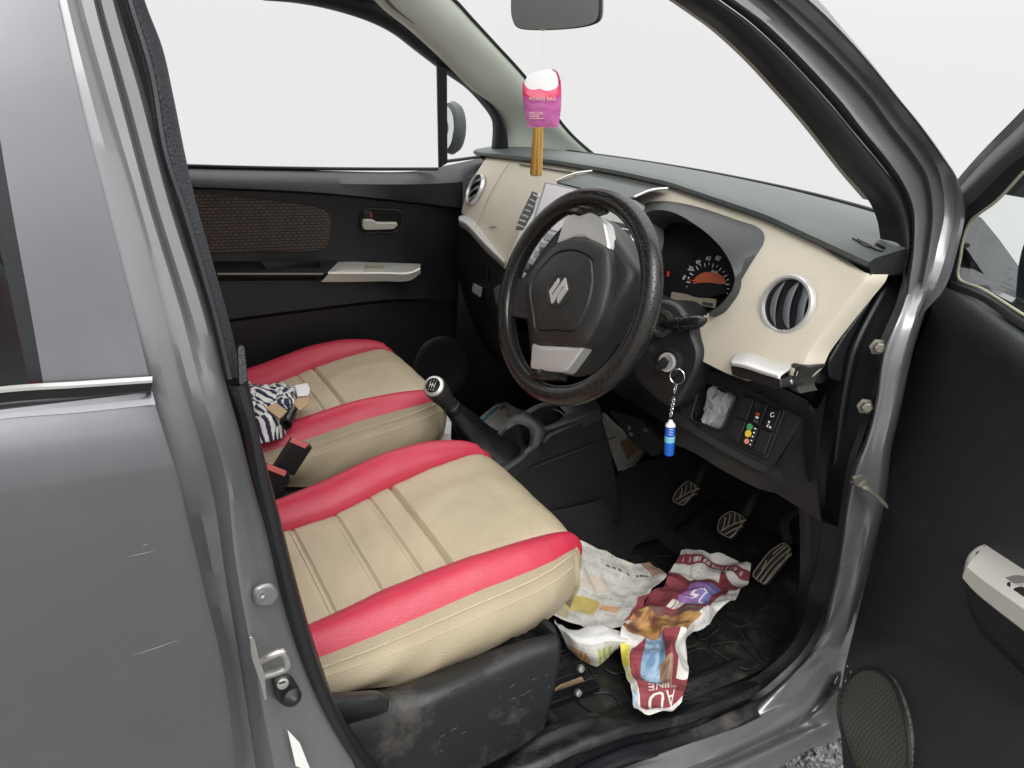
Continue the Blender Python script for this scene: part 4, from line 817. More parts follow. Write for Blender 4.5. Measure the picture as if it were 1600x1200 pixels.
lathe('lock_ring', [(.0175, .004), (.0175, .010), (.014, .011), (.009, .009), (0, .009)], ig+CNn*.004, CNn, M['silver'], igl, seg=28)
prism('ignition_emblem', rpoly(px(PL(ig+CNn*.003, CNn), [(1006, 536), (1016, 534), (1026, 546), (1016, 552)]), .003), CNn*.0012, M['hubp'], shr, bevel=.0006)
# ---- key, rings, chain and fob: one bunch hanging from the lock
k0 = ig+CNn*.012
key = prism('key_bunch', rpoly([k0+vec(-.004, -.006, .009), k0+vec(-.004, .007, .009), k0+vec(-.026, .008, -.008), k0+vec(-.028, -.005, -.010), k0+vec(-.010, -.008, -.004)], .004), vec(-.002, -.006, 0), M['gloss'], None, bevel=.0015)
tag(key, 'car key with steel rings and blue and white fob hanging at the ignition', 'keys')
kx = px(PL(k0-vec(.026, 0, 0), (-1, -.5, 0)), [(1058, 588), (1055, 607), (1053, 622), (1050, 640), (1048, 650), (1048, 656), (1045, 710)])
def ringat(c, r, ax, nm, tr=.0013): 
    e1, e2, a = frame(ax); return sweep(nm, [c+r*(math.cos(t)*e1+math.sin(t)*e2) for t in np.linspace(0, 2*math.pi, 36, endpoint=False)], tr, M['chrome'], key, closed=True, raw=True, seg=8)
ringat(kx[0], .0135, (-1, -.45, .1), 'steel_ring', .0011); ringat(kx[1], .0095, (-.8, .6, .1), 'small_ring', .001)
for t in np.linspace(0, 1, 9):
    c = kx[2]*(1-t)+kx[4]*t; i = int(round(t*8)); ringat(c, .0028, (-1, -.4, 0) if i % 2 else (-.3, 1, 0), 'chain_link', .0007)
d = kx[6]-kx[5]; Lf = np.linalg.norm(d); d /= Lf; prof = [(.0, 0), (.0035, .0005), (.0045, .004), (.0085, .008), (.0092, .012), (.0092, Lf*.46), (.0088, Lf*.465), (.0094, Lf*.47), (.0094, Lf*.62), (.0092, Lf*.625), (.0092, Lf*.97), (.0085, Lf), (0, Lf)]
cols = {0: 'white', 1: 'white', 2: 'white', 3: 'white', 4: 'blue', 5: 'white', 6: 'white', 7: 'cyan', 8: 'white', 9: 'blue', 10: 'blue', 11: 'blue'}
for m_, rng in (('white', (0, 5)), ('blue', (4, 6)), ('white', (5, 8)), ('cyan', (7, 9)), ('blue', (9, 13))):
    lathe('fob_band', [(r*(1.0 if m_ == 'white' else 1.004), h) for r, h in prof[rng[0]:rng[1]]], kx[5], d, M[m_], key, seg=24)
fe = np.cross(-RT*0+vec(0, 0, 1), FW); 
for k in range(4):
    c = kx[5]+d*(Lf*(.20+.075*k))-FW*.0097; sweep('fob_print', [c-RT*.004+UP*.0004*k, c+RT*.0035], .0005, M['print_w'], key, n=3, seg=5)
# ================================================================== front seats
pX = [.02, .10, .16, .234, .31, .376, .42, .50, .56, .60, .628, .645, .652, .650, .640]
pZ = [.600, .606, .611, .620, .634, .650, .660, .675, .684, .686, .680, .664, .635, .590, .545]
PTH = cr([vec(x, 0, z) for x, z in zip(pX, pZ)], 161); TAN = np.gradient(PTH, axis=0); TAN /= np.linalg.norm(TAN, axis=1)[:, None]
NRM = np.stack([-TAN[:, 2], 0*TAN[:, 0], TAN[:, 0]], 1); NRM /= np.linalg.norm(NRM, axis=1)[:, None]
def at_t(arr, t): return np.array([np.interp(t*160, np.arange(161), arr[:, k]) for k in range(3)])
def tx(x): return float(np.interp(x, PTH[:110, 0], np.arange(110)/160)) if x < .6 else 110/160
TS = [tx(.234), tx(.31), tx(.376)]; TSEAM = tx(.421)
hiT = ([0, .234, .31, .376, .42, .5, .60, .70], [.150, .132, .126, .134, .141, .150, .156, .150])
hbT = ([0, .19, .30, .40, .47, .52, .56, .60, .63, .652, .70], [.205, .205, .212, .220, .224, .224, .218, .204, .190, .180, .175])
bhT = ([0, .15, .3, .44, .52, .58, .62, .65, .7], [.026, .032, .038, .039, .031, .019, .011, .006, .004])
def seatpt(t, s):
    c = at_t(PTH, t); n = at_t(NRM, t); x = c[0] if t < .80 else .652+(t-.8)*.1; n /= np.linalg.norm(n)
    hi, hb, bh = np.interp(x, *hiT), np.interp(x, *hbT), np.interp(x, *bhT); sg = 1 if s >= 0 else -1; a = abs(s); h = 0; dwn = 0
    if a <= .5:
        y = hi*a/.5; e = (hi-y); h = .004*(1-(a/.5)**2)-.007*math.exp(-(e/.006)**2)
        for ts in TS: h -= .0035*math.exp(-((t-ts)*.86/.003)**2)
        h -= .009*math.exp(-((t-TSEAM)*.86/.0042)**2)
        h += .0022*noise.noise(Vector((c[0]*16, sg*y*16, 3.)))+.0012*noise.noise(Vector((c[0]*40, sg*y*28, 7.)))
    elif a <= .8:
        q = (a-.5)/.3; y = hi+(hb-hi)*q; h = bh*math.sin(math.pi*min(q*.86+.0, 1))**.75-.012*q**3-.006*math.exp(-(q/.03)**2)
    else:
        q = (a-.8)/.2; y = hb+.016*math.sin(math.pi*min(q*1.15, 1)*.62)-.020*q**3; h = -.012; dwn = q*.125*(1+.25*math.sin(t*9)*0)
    p = c+n*h; p[1] = sg*y
    if dwn:
        zb = .535+.028*max(0, (x-.35))/.3+.012*math.sin(x*14)*(1 if x < .5 else .5); p[2] = p[2]-(p[2]-min(zb, p[2]-.002))*q
        p += vec(.004*math.sin(t*60+q*5)*q*(1-q), sg*.0035*math.sin(t*34+q*7)*q*(1 if t < .45 else .3), 0)
    return p
def patch(t0, t1, s0, s1, nt_, ns): return [[seatpt(t, s) for s in np.linspace(s0, s1, ns)] for t in np.linspace(t0, t1, nt_)]
def make_seat(name, off, label, skirt_sides=(-1, 1)):
    off = np.array(off, float); sh = lambda G: np.array(G)+off
    V = []; F = []
    seat = None
    def g(nm, G, m, par): return grid(nm, sh(G), m, par)
    # skirts + front as the base mesh
    base = patch(0, 1, .8, 1.0, 110, 14)
    seat = g(name, base, M['leather_b'], car); tag(seat, label)
    g('side_skirt', patch(0, 1, -.8, -1.0, 110, 14), M['leather_b'], seat)
    edges = [0]+TS+[TSEAM]
    for i in range(4): g('cushion_panel', patch(edges[i], edges[i+1], -.5, .5, 26, 40), M['leather_b'], seat)
    g('front_panel', patch(TSEAM, 1, -.5, .5, 90, 40), M['leather_b'], seat)
    for s in (-1, 1):
        g('bolster', patch(0, .865, s*.5, s*.8, 120, 24), M['leather_r'], seat)
        g('front_corner', patch(.865, 1, s*.5, s*.8, 30, 24), M['leather_b'], seat)
        sweep('piping', sh([seatpt(t, s*.805)+vec(0, s*.001, .001) for t in np.linspace(0, .86, 90)]), .0014, M['leather_b'], seat, raw=True, seg=6)
        sweep('top_stitch', sh([seatpt(t, s*.84)+vec(0, s*.0008, 0) for t in np.linspace(0, .84, 90)]), .0006, M['thread'], seat, raw=True, seg=5)
    for ts in TS:
        for d in (-.007, .007): sweep('stitch_line', sh([seatpt(ts+d, s)+vec(0, 0, .0006) for s in np.linspace(-.485, .485, 40)]), .0008, M['thread'], seat, raw=True, seg=5)
    # backrest
    rows = []
    for z, xb, th, hw in ((.60, .08, .16, .20), (.66, .06, .17, .225), (.80, .01, .17, .235), (1.0, -.06, .15, .225), (1.18, -.12, .12, .20), (1.24, -.15, .08, .17), (1.25, -.17, .03, .14)):
        rr = []
        for a in np.linspace(0, 2*math.pi, 41):
            ca, sa = math.cos(a), math.sin(a); p = 3; k = (abs(ca)**p+abs(sa)**p)**(-1/p)
            rr.append(vec(xb-.09+th*.5*ca*k, hw*sa*k, z))
        rows.append(rr)
    br = loft('backrest', sh(rows), M['leather_b'], seat, n=41, m=24)
    for s in (-1, 1):
        sweep('backrest_wing', sh([vec(xb-.02, s*hw*.92, z) for z, xb, th, hw in ((.62, .08, .16, .20), (.80, .02, .17, .235), (1.0, -.05, .15, .225), (1.18, -.12, .12, .20))]), .035, M['leather_r'], br, n=24, seg=14)
    hr = lathe('headrest', [(0, .0), (.06, .006), (.075, .03), (.075, .09), (.06, .125), (0, .135)], off+vec(-.22, 0, 1.30), (.0, 0, 1), M['leather_b'], seat, sx=1.5, sy=.7)
    for s in (-1, 1): sweep('headrest_post', sh([vec(-.21, s*.06, 1.22), vec(-.22, s*.06, 1.32)]), .006, M['chrome'], seat, n=3, seg=8)
    return seat
ds = make_seat('driver_seat', (0, -.3125, 0), 'pink and beige driver seat cushion nearest the camera')
pseat = make_seat('passenger_seat', (.033, .311, .001), 'pink and beige passenger seat cushion with a shirt on it')
# ---- plastic seat base cover, recline lever, rails
cv = [px(Y(-.545), [(512, 1100), (560, 1090), (640, 1068), (740, 1030), (800, 1008), (866, 990)]),
      px(Y(-.575), [(512, 1112), (580, 1098), (650, 1082), (740, 1045), (810, 1012), (872, 993)]),
      px(Y(-.592), [(516, 1140), (622, 1116), (690, 1086), (760, 1054), (828, 1024), (875, 1006)]),
      px(Y(-.598), [(530, 1170), (640, 1145), (700, 1120), (770, 1085), (828, 1062), (872, 1040)]),
      px(Y(-.596), [(560, 1220), (650, 1190), (710, 1165), (770, 1136), (822, 1106), (862, 1090)]),
      px(Y(-.588), [(600, 1260), (690, 1226), (740, 1206), (780, 1184), (810, 1168), (847, 1138)])]
sc = loft('seat_base_cover', cv, M['plastic_dusty'], ds, n=50, m=30, thick=.006, toff=0); tag(sc, 'scuffed black plastic seat base cover')
fe_ = [q[-1] for q in cv]; loft('cover_end', [fe_, [p+vec(.006, .02, 0) for p in fe_], [p+vec(0, .07, 0) for p in fe_]], M['plastic_dusty'], ds, n=20)
scr_ = mat('scratch_marks', (.12, .11, .09), .8); rs = np.random.RandomState(11)
for (u, v, n_) in ((690, 1150, 4), (800, 1090, 9), (835, 1075, 7), (660, 1165, 3), (850, 1048, 4)):
    for k in range(n_):
        uu, vv = u+rs.normal(0, 18), v+rs.normal(0, 12); l = rs.uniform(4, 16); a = R(rs.choice([-25, 80]) + rs.normal(0, 12))
        if not inpoly((uu, vv), [(640, 1145), (770, 1085), (868, 1035), (855, 1100), (800, 1150), (690, 1200)]): continue
        q0, q1 = Y(-.6025)(uu, vv), Y(-.6025)(uu+l*math.cos(a), vv+l*math.sin(a)); sweep('scratch', [q0, (q0+q1)/2+vec(0, 0, .001), q1], [.0001, .00035, .0001], scr_, sc, n=5, seg=4)
lv_ = [px(Y(-.60), [(505, 1085), (550, 1083), (590, 1082), (602, 1090)]), px(Y(-.618), [(508, 1100), (550, 1094), (592, 1090), (606, 1097)]), px(Y(-.618), [(512, 1122), (550, 1115), (590, 1108), (606, 1106)]), px(Y(-.60), [(520, 1135), (555, 1126), (592, 1115), (603, 1110)])]
lvr = loft('recline_lever', [lv_[0]]+lv_[1:3]+[lv_[3]], M['plastic'], ds, n=20, m=14, thick=.004)
for (a0, a1, r_) in (((855, 1064), (912, 1043), .006), ((848, 1100), (932, 1070), .008)):
    q0, q1 = px(Y(-.53), [a0])[0], px(Y(-.53), [a1])[0]; ax = q1-q0; L_ = np.linalg.norm(ax); ax /= L_; b = np.cross(vec(0, 1, 0), ax)
    rl = box('seat_rail', (q0+q1)/2-ax*.1, L_+.2, .022, .016, M['gloss'], ds, ax=(ax, vec(0, 1, 0), b), bevel=.002)
pp = px(Y(-.50), [(866, 1080), (905, 1052), (915, 1066), (868, 1094)]); prism('rail_plate', pp, (0, .004, 0), M['tan'], ds, bevel=0)
for u, v in ((906, 1044), (902, 1082)): lathe('rail_bolt', [(.007, 0), (.006, .006), (0, .007)], Y(-.545)(u, v), (0, -1, .4), M['steel'], ds, seg=10)
box('seat_base', vec(.30, -.31, .43), .46, .40, .16, M['under'], ds, bevel=.01); box('seat_base', vec(.34, .31, .43), .46, .40, .16, M['under'], pseat, bevel=.01)
# little cushion tab under the front corner
prism('cover_tab', rpoly(px(Y(-.52), [(790, 985), (828, 968), (836, 975), (822, 990), (800, 992)]), .004), (0, .004, 0), M['leather_b'], ds)
# seat belt buckles between the seats
for (q, lab) in (([(454, 681), (485, 693), (456, 738), (424, 728)], 'farther'), ([(414, 722), (450, 735), (448, 748), (430, 775), (405, 760)], 'nearer')):
    y0 = -.02 if lab == 'farther' else -.045
    bk = prism('belt_buckle', rpoly(px(Y(y0), q), .004), (0, -.018, 0), M['plastic'], ds if lab == 'nearer' else pseat, bevel=.003); tag(bk, 'black seat belt buckle with a pale red release button')
    a0, a1 = np.array(q[0], float), np.array(q[1], float); c1 = np.array(q[2], float)-a1; c1 /= np.linalg.norm(c1)
    top = px(Y(y0-.019), [tuple(a0+(a1-a0)*.1+c1*1), tuple(a0+(a1-a0)*.93+c1*1.5), tuple(a0+(a1-a0)*.88+c1*10), tuple(a0+(a1-a0)*.1+c1*9)])
    prism('release_button', rpoly(top, .001), (0, -.003, 0), mat('pale_red', (.62, .16, .16), .4), bk, bevel=.0008)
    sweep('buckle_stem', [px(Y(y0-.009), [tuple(np.array(q[2])*.5+np.array(q[3])*.5)])[0], px(Y(y0), [(q[3][0]-5, q[3][1]+55)])[0]], .014, M['plastic'], bk, n=5, seg=10, flat=.5)
# ================================================================== console, gear lever, pedals, floor
side = px(Y(-.10), [(740, 800), (772, 748), (800, 733), (830, 712), (845, 695), (860, 680), (895, 664), (930, 650), (938, 650), (952, 690), (966, 760), (972, 815), (865, 850), (800, 840)])
con = prism('centre_console', side, (0, .012, 0), M['plastic'], car, bevel=.004); tag(con, 'black centre console with cup holders around the gear lever')
prism('console_far_wall', [p+vec(0, .115, 0) for p in side], (0, .012, 0), M['plastic'], con, bevel=.004)
box('console_light_block', vec(.86, -.035, .44), .36, .11, .16, M['under'], con, bevel=.01)  # unseen box added inside the hollow console to block light
loft('console_nose', [[side[i]+vec(0, .006, 0) for i in (7, 8, 9, 10, 11)], [side[i]+vec(.012, .06, 0) for i in (7, 8, 9, 10, 11)], [side[i]+vec(0, .12, 0) for i in (7, 8, 9, 10, 11)]], M['plastic'], con, n=20)
sweep('console_seam', px(Y(-.1035), [(783, 752), (840, 728), (900, 705), (962, 682)]), .0018, M['hubp'], con, n=20, seg=6)
TP = PL((.82, 0, .652), (-.42, 0, 1)); TN = vec(-.42, 0, 1)/np.linalg.norm(vec(-.42, 0, 1))
def ringp(nm, outer, inner, h, m, par, r=.012):
    o_ = closed(rpoly(px(TP, outer), r, 6), 100); i_ = closed(rpoly(px(TP, inner), r, 6), 100)
    k = int(np.argmin(np.linalg.norm(o_-i_[0], axis=1))); o_ = np.roll(o_, -k, 0); oc, ic = o_+TN*.0, i_
    rows = [np.vstack([q, q[:1]]) for q in (o_-TN*.025, o_+TN*h*.5, o_*.85+i_*.15+TN*h, o_*.3+i_*.7+TN*h, i_+TN*h*.3, i_-TN*.045)]
    g_ = loft(nm, rows, m, par, n=101); prism('cup_floor', i_-TN*.04, TN*-.004, M['gloss'], g_, bevel=0); return g_
bz = mat('satin_grey_bezel', (.02, .023, .024), .34)
ringp('cup_holder_bezel', [(758, 700), (800, 656), (818, 640), (845, 660), (856, 672), (846, 694), (815, 722), (770, 752), (740, 740)], [(766, 700), (795, 670), (812, 662), (826, 669), (830, 684), (824, 702), (806, 716), (778, 728), (758, 722)], .006, bz, con)
ringp('front_tray_bezel', [(812, 650), (836, 634), (880, 622), (930, 624), (941, 640), (900, 657), (858, 674), (842, 676)], [(820, 652), (840, 639), (872, 632), (886, 648), (868, 660), (846, 669)], .004, bz, con)
sweep('cup_rim', px(PL((.86, 0, .66), (-.42, 0, 1)), [(858, 639), (872, 642), (882, 650), (886, 658)]), .002, bz, con, n=14, seg=6)
# gear lever: boot, stick, knob
bk0, kn = vec(.735, -.01, .57), vec(.592, 0.0, .762)
ld = kn-bk0; ld /= np.linalg.norm(ld)
def bootrow(c, r, wob, ph): 
    e1, e2, a = frame(ld); return [c+(r+wob*math.sin(3*t+ph)+wob*.6*math.sin(5*t+2*ph))*(math.cos(t)*e1+math.sin(t)*e2) for t in np.linspace(0, 2*math.pi, 49)]
rowsB = [bootrow(vec(.745, -.01, .55), .075, .006, 0), bootrow(vec(.735, -.01, .57), .068, .007, .6), bootrow(vec(.715, -.008, .602), .048, .006, 1.2), bootrow(vec(.69, -.006, .635), .034, .004, 2.), bootrow(vec(.660, -.004, .675), .025, .003, 2.6), bootrow(vec(.636, -.002, .705), .0185, .001, 3)]
gb = loft('gear_lever', rowsB, mat('soft_black_boot', (.006, .006, .0065), .42, bump=.6, bscale=500, kind='voronoi', dirt_sheen=.12, dirt_sheen_col=(.12, .10, .08), dscale=40), car, n=49, m=26); tag(gb, 'gear lever with silver topped knob and worn black boot')
rl = mk  # noqa
lathe('lever_collar', [(.0185, 0), (.0195, .004), (.0195, .020), (.018, .022), (.0175, .030), (0, .030)], vec(.640, -.002, .700), ld, M['plastic'], gb, seg=28)
kax = (CP-kn); kax = kax/np.linalg.norm(kax)*.35+ld*.9; kax = kax/np.linalg.norm(kax)+vec(-.25, -.1, 0)
kb = lathe('knob', [(.0165, -.052), (.0185, -.035), (.0235, -.015), (.0245, .0), (.022, .010), (0, .011)], kn, ld, M['hubp'], gb, seg=36)
kf = vec(-.62, -.48, .62); kf /= np.linalg.norm(kf)
lathe('knob_ball', [(.0, -.026), (.014, -.022), (.022, -.012), (.0255, 0), (.0235, .010), (.018, .016)], kn+ld*.004, kf, M['hubp'], gb, seg=36)
lathe('silver_cap', [(.0236, .009), (.0215, .0145), (.0165, .0175), (.0163, .0165)], kn+ld*.004, kf, M['silver'], gb, seg=36)
kc = lathe('shift_badge', [(.0165, .0165), (.010, .0185), (0, .019)], kn+ld*.004, kf, M['gloss'], gb, seg=30)
ex, ey, _ = frame(kf); kc0 = kn+ld*.004+kf*.0205
for p0, p1 in (((-.5, .55), (-.5, -.55)), ((0, .55), (0, -.55)), ((.5, .55), (.5, -.55)), ((-.5, 0), (.5, 0))):
    sweep('shift_line', [kc0+.011*(a*ex+b*ey)-kf*.0012*(a*a+b*b) for a, b in (p0, p1)], .0006, M['print_w'], gb, n=4, seg=5)
for k, (a, b) in enumerate(((-.55, .85), (-.5, -.9), (0, .9), (0, -.9), (.55, .85), (.5, -.9))):
    text('shift_digit', '12345R'[k], kc0+.0112*(a*ex+b*ey)-kf*.0012, ex, ey, .0045, M['print_w'], gb)
# pedals
PP = PL((1.26, -.2, .42), (-.80, 0, .6)); PN = vec(-.8, 0, .6)
def PO(o): return PL(vec(1.26, -.2, .42)+PN*o, PN)
rubw = mat('worn_pedal_edge', (.30, .25, .18), .7); rubb = mat('pedal_rubber', (.013, .013, .013), .5)
def pedal(nm, outline, ribs, arm, lab):
    pd = prism(nm, rpoly(px(PO(0), outline), .012), PN*.012, rubb, car, bevel=.003); tag(pd, lab)
    for a, b in ribs: sweep('pedal_rib', px(PO(.0135), [a, ((a[0]+b[0])/2+(b[1]-a[1])*.04, (a[1]+b[1])/2-(b[0]-a[0])*.04), b]), .0016, rubw, pd, n=8, seg=6)
    sweep('pedal_arm', px(PO(-.02), arm[:2])+[PO(-.1)(*arm[2])], .010, M['under'], pd, n=14, seg=10)
    sweep('pedal_edge', [p+PN*.0125 for p in rpoly(px(PO(0), [tuple(np.array(q)*.94+np.mean(outline, 0)*.06) for q in outline]), .01)], .0011, rubw, pd, closed=True, n=50, seg=6)
    return pd
pedal('clutch_pedal', [(1078, 752), (1096, 763), (1071, 794), (1053, 786), (1058, 772)], [((1073, 757), (1069, 774)), ((1079, 753), (1079, 769)), ((1084, 756), (1087, 765)), ((1066, 763), (1062, 778)), ((1056, 781), (1093, 763)), ((1061, 786), (1089, 771)), ((1067, 789), (1078, 779))], [(1085, 765), (1097, 735), (1118, 705)], 'clutch pedal with worn pale ribs')
pedal('brake_pedal', [(1147, 799), (1170, 812), (1146, 846), (1123, 833), (1127, 812)], [((1141, 803), (1137, 822)), ((1148, 800), (1147, 818)), ((1154, 803), (1157, 814)), ((1133, 808), (1129, 828)), ((1126, 830), (1166, 812)), ((1133, 835), (1160, 822)), ((1141, 840), (1150, 832))], [(1158, 815), (1176, 780), (1190, 745)], 'brake pedal with worn pale ribs')
pedal('accelerator_pedal', [(1228, 848), (1240, 856), (1232, 876), (1198, 919), (1176, 903), (1203, 866)], [((1181, 905), (1229, 853)), ((1187, 909), (1235, 857)), ((1193, 913), (1237, 865)), ((1208, 866), (1225, 852)), ((1198, 875), (1190, 890))], [(1232, 850), (1226, 815), (1262, 785)], 'long accelerator pedal with dusty diagonal ribs')
# floor mat with raised pattern
fm = [[vec(x, y, .293+(0 if x < 1.22 else (x-1.22)*.55)+.004*math.sin(y*9)) for y in np.linspace(-.575, -.10, 20)] for x in np.linspace(.60, 1.40, 26)]
fmat = grid('floor_mat', fm, M['mat_r'], car, thick=.005, toff=1); tag(fmat, 'dusty black rubber floor mat in the driver footwell')
rs = np.random.RandomState(5)
for i in range(7):
    for j in range(4):
        cx_, cy_ = .72+i*.085, -.52+j*.105
        if cx_ > 1.2: continue
        w, h = .036, .046; q = [(cx_-w, cy_-h), (cx_+w, cy_-h*.6), (cx_+w, cy_+h), (cx_-w*.4, cy_+h)]; q = q if (i+j) % 2 else [(b[0], 2*cy_-b[1]) for b in q]
        sweep('mat_ridge', rpoly([vec(a, b, .2965+.004*math.sin(b*9)) for a, b in q], .014), .0022, M['mat_r'], fmat, closed=True, n=40, seg=6)
# carpet hump under console and side of sill
loft('tunnel_carpet', [[vec(x, y+dy, z) for x, dy in ((.5, 0), (.8, 0), (1.0, .0), (1.12, .09), (1.4, .12))] for y, z in ((-.20, .30), (-.15, .33), (-.115, .42), (-.10, .46))], M['carpet'], car, n=20, m=12)
_t0 = cr(px(Y(-.578), T0), 50); loft('sill_carpet', [_t0+vec(0, -.004, -.001), _t0+vec(0, .012, -.006), _t0*[1, 0, 0]+vec(0, -.545, .31), _t0*[1, 0, 0]+vec(0, -.52, .294)], M['mat_r'], car, n=50, m=10)
# dust specks and crumbs on the mat: one loose litter
V = []; F = []
for _ in range(520):
    x, y = rs.uniform(.75, 1.22), rs.uniform(-.56, -.14); s = rs.uniform(.0003, .0011); k = len(V); c = vec(x, y, .300+.004*math.sin(y*9))
    V += [c+vec(s, 0, 0), c+vec(-s, s*rs.uniform(.3, 1), 0), c+vec(-s*.5, -s, 0), c+vec(0, 0, s)]; F += [(k, k+1, k+3), (k+1, k+2, k+3), (k+2, k, k+3)]
cr_ = mk('crumbs', V, F, mat('straw_crumbs', (.20, .17, .11), .9), smooth=0); tag(cr_, 'pale crumbs and dust scattered on the driver floor mat', 'crumbs', kind='stuff')
# footwell pedal box clutter
for (u, v) in ((985, 668), (988, 678), (1010, 672)): lathe('linkage_bolt', [(.006, 0), (.006, .006), (0, .006)], X(1.15)(u, v), (-1, -.3, .2), M['steel'], con, seg=10)
prism('linkage_plate', rpoly(px(X(1.17), [(950, 640), (1000, 655), (1035, 690), (1020, 715), (985, 690)]), .01), (.02, 0, 0), M['under'], con, bevel=.002)
# ================================================================== newspapers
def paper(name, ctrl, hts, nu, nv, colf, label, amp=.005, seed=0, surf=None, group=None, freq=22, words=()):
    rq = np.random.RandomState(seed+1); CRS = []
    for k in range(7):
        an = rq.uniform(0, math.pi); f_ = rq.uniform(14, 60); CRS.append((6./f_, vec(math.cos(an), math.sin(an), 0), f_, rq.uniform(0, 2)))
    """ctrl: rows of pixels; hts: heights of each above z=0"""
    C_ = np.array([[ (surf or Z(h))(u, v) if surf is None else surf(u, v, h) for (u, v), h in zip(r, hr)] for r, hr in zip(ctrl, hts)])
    A_ = np.array([cr(r, nu) for r in C_]); G_ = np.array([cr(A_[:, j], nv) for j in range(nu)]).transpose(1, 0, 2)
    cols = np.zeros((nv, nu, 3))
    for i in range(nv):
        for j in range(nu):
            s, t = j/(nu-1), i/(nv-1); p = Vector(G_[i, j])*freq+Vector((seed, 0, 0))
            q = np.array(G_[i, j])
            d = sum(ck*(abs(((q@dk*fk+pk) % 2)-1)-.5) for ck, dk, fk, pk in CRS)*1.3+.35*noise.noise(p)
            G_[i, j] += vec(0, 0, 1)*amp*d+vec(.35, -.4, 0)*amp*.7*(abs(((q@CRS[0][1]*CRS[0][2]*1.3+.4) % 2)-1)-.5)
            cols[i, j] = colf(s, t)
    for body, ts, tt, size, ang, asp, col in words:
        V, F = textmesh(body); c, sn = math.cos(R(ang)), math.sin(R(ang))
        Q = np.array([(ts+(v[0]*size*c-v[1]*size*asp*sn), tt-(v[0]*size*sn+v[1]*size*asp*c)*1.0) for v in V])*[nu-1, nv-1]
        # rotation is done in sheet units: long axis scaled by asp
        Q = np.array([((ts+v[0]*size*c-v[1]*size*sn)*(nu-1), (tt-(v[0]*size*sn+v[1]*size*c)*asp)*(nv-1)) for v in V])
        for f in F:
            for k in range(1, len(f)-1):
                a, b, e = Q[f[0]], Q[f[k]], Q[f[k+1]]; lo = np.floor(np.min([a, b, e], 0)).astype(int); hi = np.ceil(np.max([a, b, e], 0)).astype(int)
                den = (b[1]-e[1])*(a[0]-e[0])+(e[0]-b[0])*(a[1]-e[1])
                if abs(den) < 1e-9: continue
                for x in range(max(lo[0], 0), min(hi[0], nu-1)+1):
                    for y in range(max(lo[1], 0), min(hi[1], nv-1)+1):
                        l1 = ((b[1]-e[1])*(x-e[0])+(e[0]-b[0])*(y-e[1]))/den; l2 = ((e[1]-a[1])*(x-e[0])+(a[0]-e[0])*(y-e[1]))/den
                        if l1 >= -.01 and l2 >= -.01 and l1+l2 <= 1.01: cols[y, x] = col
    cols = cols*.92+.08*cols.mean(2, keepdims=True)+.012
    o = grid(name, G_, M['paper'], None, smooth=30, thick=.0004); setcol(o, cols.reshape(-1, 3)); tag(o, label, 'newspaper', group); o['_'] = 0; del o['_']
    return o, G_
def gsamp(G_, s, t):
    nv, nu = G_.shape[:2]; a, b = min(max(s, 0), 1)*(nu-1), min(max(t, 0), 1)*(nv-1); i, j = min(int(b), nv-2), min(int(a), nu-2); fa, fb = a-j, b-i
    return (1-fb)*((1-fa)*G_[i, j]+fa*G_[i, j+1])+fb*((1-fa)*G_[i+1, j]+fa*G_[i+1, j+1])
def gtext(o, G_, body, s, t, size, ang, m, asp=1., nm='headline'):
    """text printed on the sheet, following its folds"""
    V, F = textmesh(body); c, sn = math.cos(R(ang)), math.sin(R(ang)); out = []
    for v in V:
        x, y = v[0]*size, v[1]*size*asp; ss, tt = s+(x*c-y*sn), t-(x*sn+y*c)
        p = gsamp(G_, ss, tt); n = np.cross(gsamp(G_, ss+.02, tt)-gsamp(G_, ss-.02, tt), gsamp(G_, ss, tt+.02)-gsamp(G_, ss, tt-.02)); n /= np.linalg.norm(n)+1e-9
        if n@(CP-p) < 0: n = -n
        out.append(p+n*.0012)
    return mk(nm, out, F, m, o, smooth=0)
rs = np.random.RandomState(21); RN = rs.rand(400, 400)
def rnd(a, b): return RN[int(a) % 400, int(b) % 400]
def blend(c, d, k): return np.array(c)*(1-k)+np.array(d)*k
NP = (.60, .585, .53)
def txt(s, t, lines=60, cols_=5, dark=.55):
    g = (s*cols_) % 1
    if g < .06 or g > .95: return np.array(NP)
    l = t*lines; 
    if (l % 1) < .35: return np.array(NP)
    return blend(NP, (.22, .21, .20), dark*rnd(s*170, int(l)*7+3))
